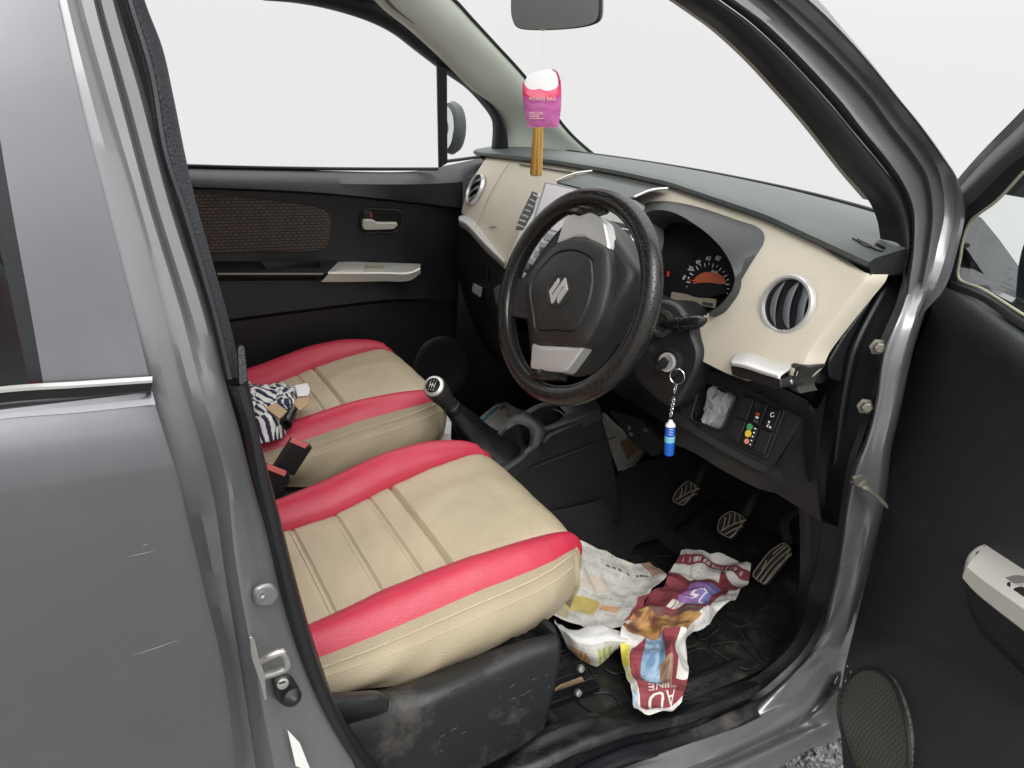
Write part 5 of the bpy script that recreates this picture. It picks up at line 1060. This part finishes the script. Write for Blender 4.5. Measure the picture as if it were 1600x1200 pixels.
def colL(s, t):
    n1 = noise.noise(Vector((s*5, t*5, 2)))
    c = txt(s, t, 70, 6, .55)
    if t < .045: c = np.array((.66, .65, .60))
    if .02 < t < .04 and (s*30) % 1 < .4 and (.1 < s < .28 or .55 < s < .75): c = np.array([(.1, .4, .7), (.75, .15, .35), (.75, .65, .1), (.1, .1, .1)][int(s*30) % 4])
    if .22 < s < .32 and .10 < t < .30: c = blend((.36, .33, .2), (.6, .5, .36), rnd(s*90, t*90)) if t > .13 else np.array((.08, .08, .06))
    if .55 < s < .88 and .16 < t < .185: c = np.array((.07, .07, .07)) if rnd(s*160, 3) > .35 else c
    if s > .90 and t < .22: c = blend((.55, .2, .12), (.25, .3, .2), rnd(s*60, t*60))
    if .40 < s < .62 and .34 < t < .52: c = blend(c, (.62, .45, .34), .5)
    if .02 < s < .22 and .38 < t < .62: c = blend(c, (.50, .60, .48), .45)
    if .28 < s < .60 and .62 < t < .82: c = blend((.60, .50, .14), (.45, .33, .08), .5+.5*n1)
    if .62 < s < .8 and .66 < t < .75: c = blend((.7, .28, .08), (.6, .45, .3), rnd(s*50, t*50))
    if s < .22 and .70 < t < .92: c = blend((.65, .12, .32), (.6, .5, .48), .5+.5*math.sin(s*60+t*40))
    if .16 < s < .34 and .82 < t < .97: c = blend((.22, .42, .16), (.6, .35, .3), .5+.6*n1)
    if .92 < s and .55 < t < .9: c = np.array((.33, .05, .06))
    return c
lp, GL = paper('newspaper_sheet', [[(836, 812), (868, 826), (910, 846), (950, 864), (988, 880), (1016, 876)],
    [(836, 850), (880, 868), (925, 884), (965, 898), (1000, 905), (1040, 900)],
    [(836, 890), (880, 905), (920, 918), (960, 925), (990, 932), (1014, 928)],
    [(836, 925), (875, 935), (910, 945), (945, 953), (975, 957), (1000, 955)],
    [(840, 955), (865, 962), (895, 972), (925, 982), (950, 984), (976, 980)]],
    [[.44, .425, .40, .375, .355, .345], [.41, .395, .375, .36, .35, .355], [.39, .375, .36, .35, .35, .36], [.375, .365, .355, .35, .35, .36], [.37, .365, .36, .355, .355, .36]], 170, 150, colL,
    'pale newspaper page of small print spread on the floor below the driver seat', amp=.010, seed=3, words=[])
def colF(s, t):
    c = np.array((.70, .69, .66))
    if t < .45: return c
    c = txt(s, t, 14, 3, .5)
    if .15 < s < .4 and t > .6: c = blend((.55, .12, .10), (.50, .45, .12), .5+.5*math.sin(s*90+t*30))
    if .55 < s < .8 and t > .55: c = blend((.25, .38, .18), (.65, .55, .2), .5+.5*math.sin(s*70))
    return c
fp, GF = paper('newspaper_fold', [[(866, 965), (895, 984), (925, 980), (955, 984), (982, 990)], [(876, 985), (900, 996), (930, 994), (958, 1000), (980, 1002)], [(884, 1004), (905, 1016), (932, 1022), (954, 1016), (972, 1010)], [(890, 1015), (908, 1028), (934, 1040), (950, 1028), (968, 1014)]],
    [[.345, .36, .365, .365, .36], [.355, .372, .375, .37, .365], [.34, .345, .348, .345, .35], [.32, .315, .31, .315, .33]], 90, 60, colF, 'white folded over newspaper edge drooping above the seat rail', amp=.012, seed=8)
MAR = np.array((.21, .022, .033)); WHT = np.array((.68, .66, .62))
def colR(s, t):
    n1 = noise.noise(Vector((s*7, t*14, 5))); n2 = noise.noise(Vector((s*20, t*40, 1)))
    if t < .035: c = WHT*1.0
    elif t < .085: c = blend(MAR, WHT, .9) if (.05 < s < .9 and rnd(s*120, 7) > .62 and .05 < t < .075) else MAR*1.1
    elif t < .17: c = (txt(s, t, 60, 3, .5)*1.08 if .2 < s < .5 else WHT*.97) if s < .66 else (MAR if (s-.66) < (t-.085)*3.5 else WHT)
    elif t < .46:
        c = MAR*(1+.2*n1)
        if .34 < s < .72 and .20 < t < .40: c = blend((.36, .12, .38), (.10, .16, .40), min(1, max(0, (s-.34)/.38+n1*.3)))
        if .25 < s < .62 and .40 < t < .445: c = WHT*.95 if .03 < (s*9) % 1 < .9 else MAR
        if s > .86-(t-.17)*.35 and t > .2: c = WHT*(.95 if rnd(s*60, t*160) > .3 else .7)
    elif t < .50: c = blend((.07, .075, .06), (.25, .05, .05), .5+.5*n1) if s < .75 else WHT*.95
    elif t < .64:
        c = blend((.50, .26, .06), (.16, .05, .025), min(1, max(0, .45+1.2*n1+.6*n2)))
        if s > .80: c = blend(WHT, (.28, .30, .42), max(0, n1*1.5))
    else:
        c = MAR*(1.1+.3*n1)
        e = .18+.05*math.sin(t*22)
        if s < e: c = WHT
        if .24 < s-(t-.64)*.45 < .46 and t < .86: c = blend((.09, .19, .33), (.30, .44, .55), min(1, max(0, .5+n2+n1)))
        if .40 < s-(t-.64)*.45 < .60 and .78 < t < .90: c = blend((.16, .07, .04), (.42, .26, .16), .5+.8*n2)
        if s > .70+.22*math.sin((t-.62)*7)*0+ (t-.66)*.55: c = WHT*1.02 if t < .84 else c
        if s < .14 and .70 < t < .80: c = np.array((.72, .62, .06))
        if s < .16 and .80 < t < .86 and rnd(s*80, t*150) > .5: c = np.array((.70, .60, .10))
        if s < .16 and .92 < t < .97: c = np.array((.12, .38, .66)) if rnd(s*60, t*90) > .4 else WHT
        if t > .975: c = WHT
    return c
rp, GR = paper('crumpled_newspaper', [
  [(1063, 859), (1095, 861), (1126, 865), (1150, 873), (1172, 882)], [(1050, 888), (1080, 893), (1110, 895), (1140, 899), (1169, 903)], [(1034, 914), (1065, 917), (1094, 920), (1120, 926), (1146, 936)],
  [(1010, 940), (1040, 942), (1068, 947), (1096, 954), (1118, 963)], [(985, 966), (1014, 971), (1042, 976), (1066, 981), (1090, 985)], [(968, 988), (1000, 1000), (1030, 1003), (1050, 1001), (1070, 1000)],
  [(970, 1025), (995, 1032), (1025, 1036), (1050, 1034), (1073, 1028)], [(980, 1064), (1000, 1071), (1025, 1073), (1050, 1070), (1073, 1064)], [(989, 1102), (1003, 1110), (1018, 1115), (1045, 1106), (1069, 1095)]],
  [[.35, .36, .355, .36, .375], [.34, .35, .335, .352, .35], [.36, .34, .365, .345, .375], [.35, .375, .35, .38, .35], [.365, .35, .375, .385, .36], [.37, .36, .365, .395, .35], [.35, .375, .36, .38, .34], [.345, .365, .37, .36, .345], [.36, .37, .375, .37, .36]], 180, 360, colR,
  'crumpled maroon printed newspaper advert with big upside down 25 near the pedals', amp=.022, seed=14, freq=12, words=[('25', .52, .325, .26, 172, .36, (.70, .69, .72)), ('OF FINE', .60, .885, .13, 178, .34, (.66, .64, .6)), ('AU', .56, .94, .30, 178, .30, (.70, .68, .64))])
def colP(s, t):
    if .10 < t < .2 and s < .8: return np.array((.06, .28, .46))
    if t < .10: return np.array(NP)*1.0
    if .18 < t < .3 and s > .78 and s < .9: return np.array((.55, .1, .08))
    return txt(s, t, 26, 3, .7)
def srf(u, v, h): return Z(h)(u, v)
p1, G1_ = paper('newspaper_bundle', [[(728, 672), (755, 648), (783, 624)], [(740, 690), (772, 664), (800, 634)], [(756, 706), (790, 680), (826, 646)]], [[.40, .40, .40], [.40, .405, .40], [.40, .41, .41]], 80, 60, colP, 'folded newspaper with a blue stripe on the floor beyond the gear lever', amp=.004, seed=30, words=[('Prudu', .86, .38, .20, 75, 1., (.05, .04, .04))])
def colQ(s, t):
    c = txt(s, t, 22, 3, .8)
    if .55 < t < .85 and .35 < s: c = blend((.38, .15, .08), (.20, .20, .10), .5+.7*noise.noise(Vector((s*9, t*9, 3))))
    return c
p2, G2_ = paper('newspaper_scrap', [[(936, 642), (945, 646), (952, 652)], [(944, 672), (965, 676), (985, 682)], [(955, 704), (982, 706), (1004, 704)], [(966, 736), (985, 732), (1008, 710)]], [[.47, .47, .47], [.44, .44, .44], [.41, .41, .41], [.39, .39, .39]], 50, 60, colQ, 'dim newspaper scrap lying beside the clutch pedal', amp=.004, seed=40)
p3_, G3_ = paper('newspaper_corner', [[(668, 684), (684, 681), (702, 678)], [(676, 700), (694, 698), (708, 694)]], [[.50, .50, .50], [.50, .50, .50]], 30, 20, lambda s, t: np.array(NP)*.9, 'small newspaper corner showing between the two seats', amp=.002, seed=50)
p4_, G4_ = paper('newspaper_edge', [[(824, 792), (838, 800), (852, 812), (862, 828)], [(820, 800), (836, 812), (850, 826), (858, 838)]], [[.42, .41, .40, .39], [.41, .40, .39, .38]], 40, 14, lambda s, t: np.array(NP)*1.02 if rnd(s*30, 3) > .2 else np.array((.2, .3, .45)), 'narrow newspaper edge sticking up at the front corner of the driver seat', amp=.002, seed=52)
# ================================================================== open driver door
DH = vec(1.18, -.72, 0); DN = vec(-.92, .39, 0); DN = DN/np.linalg.norm(DN); DD = vec(-DN[1], DN[0], 0)   # DD: towards the latch end
if DD[1] > 0: DD = -DD
def DO(o): return PL(DH+DN*o, DN)
rowsD = [([(1459, 442), (1500, 452), (1590, 508), (1760, 610)], .0), ([(1462, 452), (1500, 468), (1590, 526), (1760, 635)], .030), ([(1457, 480), (1500, 500), (1590, 556), (1760, 665)], .038), ([(1442, 520), (1500, 556), (1600, 625), (1760, 740)], .022),
  ([(1418, 590), (1480, 640), (1600, 716), (1760, 830)], .010), ([(1395, 690), (1480, 750), (1600, 820), (1760, 930)], .008), ([(1380, 795), (1450, 850), (1600, 940), (1760, 1040)], .010), ([(1354, 905), (1430, 950), (1560, 1020), (1760, 1140)], .010),
  ([(1334, 985), (1385, 985), (1440, 1004), (1540, 1055), (1760, 1200)], .012), ([(1330, 1000), (1382, 1000), (1440, 1018), (1540, 1075), (1760, 1220)], .024), ([(1314, 1080), (1380, 1090), (1480, 1120), (1560, 1165), (1760, 1290)], .062), ([(1316, 1180), (1400, 1200), (1500, 1240), (1760, 1370)], .085), ([(1325, 1250), (1400, 1280), (1500, 1330), (1760, 1460)], .085)]
G = [cr(px(DO(o), q), 50) for q, o in rowsD]
dd = loft('driver_door', G, M['door_trim'], car, n=50, m=70); tag(dd, 'open driver door with black trim, silver armrest and speaker grille')
fe_ = cr([g[0] for g in G], 60)
loft('door_edge', [fe_, fe_+vec(.002, .003, 0)-DN*.012, fe_-DN*.05, fe_-DN*.10-DD*.0], M['rubber'], dd, n=60)
sk_ = [[p-DN*.10 for p in cr([G[i][0], G[i][25], G[i][49]], 20)] for i in range(len(G))]
loft('door_skin', sk_, M['paint'], dd, n=20)
# window frame: stepped bands
fo_ = [(1440, 505), (1449, 400), (1455, 346), (1470, 317), (1494, 283), (1530, 241), (1600, 169), (1700, 60)]
f1_ = [(1452, 505), (1460, 400), (1464, 352), (1480, 318), (1505, 287), (1542, 246), (1610, 180), (1710, 70)]
f2_ = [(1466, 470), (1471, 400), (1476, 355), (1494, 322), (1518, 298), (1560, 258), (1625, 200), (1725, 90)]
f3_ = [(1478, 470), (1482, 400), (1488, 360), (1505, 330), (1526, 310), (1566, 270), (1635, 212), (1735, 102)]
f4_ = [(1494, 452), (1500, 400), (1505, 366), (1516, 343), (1535, 330), (1557, 313), (1600, 268), (1740, 130)]
def dl(pts, o): # leans in above the belt
    out = []
    for u, v in pts:
        k = 0
        for _ in range(10):
            q = PL(DH+DN*(o+k), DN)(u, v); k = .27*max(0, q[2]-1.12)
        out.append(q)
    return out
fr = [cr(dl(q, o), 60) for q, o in ((fo_, -.045), (fo_, -.012), (f1_, -.004), ([(a*.5+c*.5, b*.5+d*.5) for (a, b), (c, d) in zip(f1_, f2_)], .012), (f2_, .014), (f3_, .004), (f4_, -.004), (f4_, -.03))]
wfr = loft('door_window_frame', fr[:3], M['rubber'], dd, n=60); 
loft('frame_band', fr[2:6], mat('satin_frame', (.05, .055, .058), .42), wfr, n=60, m=14); loft('frame_inner', fr[5:], M['rubber'], wfr, n=60, m=10)
sweep('pale_seal', dl([(1600, 268), (1557, 314), (1530, 334), (1517, 345), (1507, 368), (1501, 400), (1498, 434), (1536, 452), (1593, 488), (1700, 555)], -.004), .0022, mat('clear_seal', (.42, .40, .30), .5), wfr, n=60, seg=6)
bs = [cr(dl(q, o), 30) for q, o in (([(1488, 436), (1540, 456), (1596, 491), (1720, 570)], -.008), ([(1486, 442), (1540, 464), (1594, 499), (1720, 580)], .010), ([(1484, 450), (1540, 474), (1592, 510), (1720, 592)], .014))]
loft('belt_trim', bs, M['plastic'], wfr, n=30, m=8)
grid('door_glass', [dl([(1490, 440), (1600, 492), (1720, 565)], -.016), dl([(1500, 360), (1600, 400), (1720, 440)], -.016), dl([(1540, 312), (1600, 250), (1730, 120)], -.016)], glass('door_glass', (.93, .96, .95), .08), wfr)
ink = mat('etched_mark', (.10, .12, .13), .7)
dm = dl([(1569, 428), (1576, 426), (1582.5, 435), (1575, 438)], -.0145)
for a, b in zip(dm, dm[1:]+dm[:1]): sweep('glass_mark', [a, b], .0004, ink, wfr, n=3, seg=4)
ex = dm[1]*0+(dl([(1590, 452)], -.0145)[0]-dl([(1565, 446)], -.0145)[0]); ex = -DD if False else ex/np.linalg.norm(ex); ey = vec(0, 0, 1)-ex*ex[2]; ey /= np.linalg.norm(ey)
for (u0, v0), (u1, v1) in (((1572, 418), (1582, 421)), ((1573.5, 431), (1577, 433)), ((1566, 440), (1583, 446)), ((1563, 447), (1584, 455)), ((1571, 454), (1576, 456))): sweep('glass_mark', dl([(u0, v0), (u1, v1)], -.0145), .0006, ink, wfr, n=3, seg=4)
cw = prism('wing_shoulder', rpoly(px(Y(-.62), [(1500, 352), (1518, 338), (1532, 338), (1560, 372), (1592, 416), (1640, 470), (1700, 560), (1500, 470)]), .01), (.03, .04, 0), M['paint'], car, bevel=.006)
# corner notch at the top front of the trim
prism('corner_cap', rpoly(px(DO(.03), [(1457, 440), (1466, 446), (1474, 458), (1470, 470), (1455, 484)]), .006), DN*.006, M['plastic'], dd, bevel=.003)
# exterior mirror
mcx = dl([(1605, 395)], -.20)[0]
mir = prism('door_mirror', cr(dl([(1556, 300), (1575, 308), (1600, 307), (1650, 300), (1700, 330), (1690, 470), (1640, 520), (1592, 490), (1584, 440), (1588, 405), (1598, 372), (1604, 330), (1600, 312)], -.14)[0:12], 60, True) if False else cr(dl([(1552, 296), (1640, 240), (1740, 250), (1760, 300), (1650, 312), (1590, 308)], -.14), 50, True), DN*-.06, M['gloss'], dd, bevel=.012)
prism('mirror_base', cr(dl([(1601, 372), (1590, 402), (1585, 440), (1585, 480), (1600, 500), (1700, 560), (1720, 420), (1660, 350)], -.10), 50, True), DN*-.05, mat('dark_teal_plastic', (.012, .03, .035), .35), dd, bevel=.008)
# armrest
bk_ = px(DO(.006), [(1542, 850), (1570, 868), (1600, 887), (1760, 985)]); 
c0 = px(DO(.055), [(1513, 882), (1530, 897), (1600, 947), (1760, 1056)]); c1 = px(DO(.06), [(1504, 903), (1522, 923), (1600, 985), (1760, 1105)])
Gb, Gc, Gd = cr(bk_, 30), cr(c0, 30), cr(c1, 30)
arm = loft('armrest', [Gb+vec(0, 0, -.004), Gb, Gb*.6+Gc*.4+vec(0, 0, .003), Gb*.12+Gc*.88+vec(0, 0, .002), Gc+DN*.002-vec(0, 0, .003), Gd, Gd-DN*.004+vec(0, 0, -.004)], M['silver_door'], dd, n=30)
tag(arm, 'silver armrest with window switches')
cap = [Gb[0], px(DO(.02), [(1528, 854)])[0], px(DO(.036), [(1516, 864)])[0], px(DO(.048), [(1511, 874)])[0], Gc[0]]; cpl = [px(DO(.006), [(1540, 868)])[0], px(DO(.02), [(1522, 878)])[0], px(DO(.04), [(1509, 889)])[0], px(DO(.052), [(1504, 897)])[0], Gd[0]]
loft('armrest_cap', [[p*.25+(Gb[0]*.5+Gc[0]*.5)*.75+vec(0, 0, .002) for p in cap], cap, cpl], M['silver_door'], arm, n=20, m=10)
lb = [Gd-vec(0, 0, .002)-DN*.004, cr(px(DO(.045), [(1512, 945), (1530, 975), (1600, 1040), (1760, 1160)]), 30), cr(px(DO(.012), [(1530, 985), (1560, 1015), (1620, 1075), (1760, 1190)]), 30)]
lb0 = [[q[0]-DN*.04-DD*.004 for q in lb]]
loft('armrest_body', [cr([l[0]-DN*.045 for l in lb], 3)[i:i+1].tolist()*0+list(l) for i, l in enumerate(lb)], M['plastic'], arm, n=30, m=12)
prism('window_switch', rpoly(px(DO(.046), [(1582, 922), (1592, 919), (1606, 922), (1612, 938), (1600, 937)]), .003), vec(0, 0, .003), M['print_dim'], arm)
prism('switch_recess', rpoly(px(DO(.038), [(1558, 906), (1586, 899), (1610, 902), (1612, 910), (1572, 912)]), .003), vec(0, 0, .001), M['silver'], arm, bevel=0)
prism('lock_switch', rpoly(px(DO(.046), [(1573, 912), (1578, 912), (1578, 918), (1574, 917)]), .001), vec(0, 0, .003), M['print_dim'], arm)
# speaker
def DSP(u, v): return DO(float(np.interp(v, [1000, 1085, 1190, 1260], [.030, .066, .088, .088])+.003))(u, v)
spo = cr(px(DSP, [(1349, 1044), (1330, 1056), (1314, 1085), (1311, 1110), (1319, 1152), (1336, 1198), (1360, 1236), (1395, 1250), (1418, 1215), (1421, 1160), (1414, 1115), (1394, 1065), (1372, 1047)]), 70, True)
spm = mat('speaker_mesh', (.05, .048, .04), .5, .3)
_t = spm.node_tree; _c = _t.nodes.new('ShaderNodeTexCoord'); _v = _t.nodes.new('ShaderNodeTexVoronoi'); _v.inputs['Scale'].default_value = 230; _v.inputs['Randomness'].default_value = .0
_t.links.new(_c.outputs['Object'], _v.inputs['Vector']); _q = _t.nodes.new('ShaderNodeValToRGB'); _t.links.new(_v.outputs['Distance'], _q.inputs[0])
_q.color_ramp.elements[0].position = .30; _q.color_ramp.elements[0].color = (.004, .004, .004, 1); _q.color_ramp.elements[1].position = .42; _q.color_ramp.elements[1].color = (.11, .105, .085, 1)
_t.links.new(_q.outputs[0], _t.nodes['Principled BSDF'].inputs['Base Color'])
sgr = prism('speaker_grille', spo, DN*-.012, spm, dd, bevel=.004)
sweep('grille_rim', spo+DN*.001, .0035, M['plastic'], sgr, closed=True, raw=True, seg=8)
# wear on the speaker corner
for u, v in ((1329, 1050), (1321, 1064), (1324, 1041)): lathe('scuff', [(.003, 0), (.002, .0006), (0, .0007)], DO(.072)(u, v), DN, M['print_g'], dd, seg=7, sx=.5)
# ================================================================== air freshener hanging from the mirror
AFn = vec(-.35, -.92, .15); AFn /= np.linalg.norm(AFn); AF = PL((.79, 0, 1.33), AFn)
ot = [(818, 128), (825, 139), (834, 140), (844, 139), (852, 142), (862, 141), (871, 136), (874.5, 128), (876, 140), (876.5, 165), (873, 193), (869, 199), (848, 200), (828, 199), (824, 195), (819, 165), (817, 144)]
nu, nv = 60, 70; L_, R_ = [(818, 126), (817, 145), (819, 165), (822, 182), (825, 199)], [(875, 126), (876.5, 145), (876.5, 165), (875, 182), (872, 199)]
lf, rg = cr(px(AF, L_), nv), cr(px(AF, R_), nv)
topc = cr(np.array([(*p, 0) for p in [(817, 126), (821, 134), (826, 139), (834, 140.5), (844, 139), (852, 142), (862, 141), (870, 137), (874, 130), (876, 124)]]), nu)
Gf, Gk, cf = [], [], []
for i in range(nv):
    for side_, GG in ((1, Gf), (-1, Gk)):
        row = []
        for j in range(nu):
            s = j/(nu-1); p = lf[i]*(1-s)+rg[i]*s
            if i == 0: pass
            tp = AF(topc[j][0], topc[j][1]); k = i/(nv-1); pb = lf[-1]*(1-s)+rg[-1]*s; q = tp*(1-k)+pb*k; wdt = (lf[i]*(1-s)+rg[i]*s); q = q*.0+wdt+(tp-(lf[0]*(1-s)+rg[0]*s))*(1-k)**2
            row.append(q+AFn*side_*(.0008+.006*math.sin(math.pi*s)**.7*math.sin(math.pi*min(k*1.02, 1))**.6+.001*noise.noise(Vector((s*6, k*6, side_)))))
        GG.append(row)
for i in range(nv):
    for j in range(nu):
        s, k = j/(nu-1), i/(nv-1); c = np.array((.62, .03, .11)) if k < .30 else blend((.45, .085, .30), (.56, .14, .38), min(1, (k-.3)*1.3))
        if k > .3: c = c*(1.0+.10*(1 if (int(s*26+(int(k*34) % 2)*.5)+int(k*34)) % 2 else -1))
        cf.append(c)
af = grid('air_freshener', Gf, M['fresh'], None); setcol(af, cf); tag(af, 'pink and purple air freshener sachet with a golden tassel hanging below the mirror', 'air freshener')
bkp = grid('back_film', Gk, M['fresh'], af); setcol(bkp, cf)
sweep('handle_curl', px(AF, [(874, 132), (873, 122), (869, 112), (862, 107.5)]), [.004, .0035, .0022, .0006], mat('crimson_film', (.60, .03, .11), .4), af, n=20, seg=8, flat=.35)
aex = AF(870, 160)-AF(825, 160); aex /= np.linalg.norm(aex); aey = np.cross(AFn, aex)
if aey[2] < 0: aey = -aey
tw = mat('cream_lettering', (.78, .62, .50), .6)
for b_, u, v, sz, al in (('POWER BAG', 825.5, 155.5, .0093, 'LEFT'), ('MELON', 825.5, 178, .0082, 'LEFT')):
    text('lettering', b_, AF(u, v)+AFn*.0085, aex, aey, sz, tw, af, align=al)
for v_, w_ in ((182.2, 15), (185.6, 23)): sweep('print_line', [AF(826, v_)+AFn*.0085, AF(826+w_, v_)+AFn*.0085], .0007, tw, af, n=3, seg=5)
V = []; F = []; rs = np.random.RandomState(2)
for k in range(150):
    a = rs.uniform(0, 2*math.pi); r = math.sqrt(rs.rand()); top = AF(841+7.5*r*math.cos(a), 199)+AFn*.006*r*math.sin(a); bot = AF(837.5+9.3*r*math.cos(a)+rs.normal(0, .5), 273+rs.normal(0, 1.6))+AFn*.010*r*math.sin(a); mid = (top+bot)/2+aex*rs.normal(0, .0006)
    P_ = cr([top, mid, bot], 5)
    for p in P_:
        V += [p+.0007*(math.cos(t)*aex+math.sin(t)*AFn) for t in (0, 2.1, 4.2)]
    b = len(V)-15
    for q in range(4):
        for t in range(3): F.append((b+q*3+t, b+q*3+(t+1) % 3, b+q*3+3+(t+1) % 3, b+q*3+3+t))
mk('tassel', V, F, M['bristle'], af, smooth=0)
wt_ = prism('white_top', closed(cr(px(AF, [(820, 132), (823, 121), (831, 114), (845, 110), (861, 108), (869, 114), (873, 128), (871, 136.5), (862, 141), (852, 142), (844, 139.5), (834, 141), (825, 139.5)]), 60, True), 60)-AFn*.001, AFn*-.0008, mat('white_film', (.86, .86, .86), .4), af, bevel=0)
sweep('thread', [AF(847, 108), (AF(847, 108)+AF(848, 60))/2, mp_(848, 44)], .0002, M['white'], af, n=6, seg=5)
sweep('thread_knot', px(mp_, [(845, 45), (848.5, 46), (852, 45)]), .0025, M['bristle'], af, n=8, seg=8)
# ================================================================== shirt on the passenger seat
ctrlS = [[(380, 588), (400, 600), (425, 598), (445, 602), (456, 600)], [(380, 615), (405, 618), (430, 616), (450, 620), (470, 618)], [(385, 640), (405, 640), (430, 640), (452, 640), (466, 640)], [(392, 662), (410, 662), (430, 663), (440, 664), (448, 658)], [(398, 690), (412, 688), (428, 684), (440, 680), (448, 672)]]
hS = [[.67, .675, .67, .67, .66], [.69, .70, .69, .70, .665], [.69, .71, .70, .695, .665], [.69, .70, .695, .685, .66], [.67, .675, .675, .67, .66]]
C_ = np.array([[Z(h)(*p) for p, h in zip(r, hr)] for r, hr in zip(ctrlS, hS)]); nu, nv = 110, 110
A2 = np.array([cr(r, nu) for r in C_]); GS = np.array([cr(A2[:, j], nv) for j in range(nu)]).transpose(1, 0, 2); cs_ = []
for i in range(nv):
    for j in range(nu):
        s, t = j/(nu-1), i/(nv-1); w = noise.noise(Vector((s*2.6, t*2.6, 4))); p = Vector((s*5, t*5, 1))
        e = min(s, 1-s, t, 1-t); edge_ = min(1, e/.08)
        GS[i, j, 2] += (.010*noise.noise(p)+.008*abs(noise.noise(p*1.9)))*edge_-.006*(1-edge_); GS[i, j, 0] += .01*noise.noise(Vector((t*9, 2, 7)))*(1 if s > .8 else .2)
        ph = (t*7.5+s*1.5+w*1.6) if t < .45 else (s*6.5-t*5.0+w*1.2); ph += (.5 if noise.noise(Vector((s*6, t*6, 9))) > .22 else 0)
        cs_.append((.016, .018, .05) if ph % 1 < .48 else (.66, .64, .62))
shirt = grid('striped_shirt', GS, M['cloth'], None, smooth=60, thick=.002); setcol(shirt, cs_); tag(shirt, 'crumpled navy and white striped shirt on the passenger seat', 'shirt')
tg = prism('tan_tag', [Z(.712)(*q) for q in [(415, 638), (431, 630), (449, 643), (437, 655)]], (0, 0, .0015), M['tan'], shirt, bevel=0)
tg2 = prism('tan_tag', rpoly([Z(.695)(*q) for q in [(458, 632), (466, 623), (484, 625), (482, 633), (468, 644)]], .004), (0, 0, .004), M['tan'], shirt, bevel=.001)
bt0, bt1 = Z(.695)(455, 645), Z(.69)(447, 662)
bt_ = sweep('black_tube', [bt0, bt1], [.012, .012, .0125, .0125], M['gloss'], None, n=9, seg=20); tag(bt_, 'small glossy black tube lying on the striped shirt', 'tube')
lathe('tube_rim', [(.0125, 0), (.0128, .003), (.009, .0035), (.008, .0), (0, .0)], bt1, (bt1-bt0), M['plastic'], bt_, seg=20)
wr = loft('paper_roll', [[Z(.70)(*q) for q in r] for r in ([(460, 603), (480, 599)], [(461, 606), (482, 603)], [(463, 612), (484, 608)], [(464, 617), (483, 615)], [(464, 619), (481, 618)])], M['white'], None, n=12, m=12, thick=.004)
for v in wr.data.vertices: pass
tag(wr, 'small white curled paper roll beside the striped shirt', 'paper')
# ================================================================== crumpled plastic bag in the cubby
bm = bmesh.new(); bmesh.ops.create_icosphere(bm, subdivisions=4, radius=1)
c0 = px(KO(-.018), [(1124, 643)])[0]; e1 = px(KO(-.018), [(1150, 655)])[0]-c0; ee1 = e1/np.linalg.norm(e1); ee2 = np.cross(KN, ee1); V = []
for v in bm.verts:
    p = Vector(v.co); r = 1+.30*noise.noise(p*1.7+Vector((3, 0, 0)))+.26*abs(noise.noise(p*3.3))+.12*abs(noise.noise(p*7))-.1
    V.append(c0+ee1*p.x*r*.034*(1.0+.25*p.y)+ee2*p.y*r*.040+KN*p.z*r*.022)
F = [tuple(v.index for v in f.verts) for f in bm.faces]; bm.free()
pm = mat('thin_clear_plastic', (.70, .72, .74), .15, bump=.4, bscale=90); pb_ = pm.node_tree.nodes['Principled BSDF']; pb_.inputs['Transmission Weight'].default_value = .7; pb_.inputs['IOR'].default_value = 1.2
pbg = mk('plastic_wrapper', V, F, pm, None, smooth=20); tag(pbg, 'crumpled clear plastic wrapper stuffed in the dashboard cubby', 'wrapper')
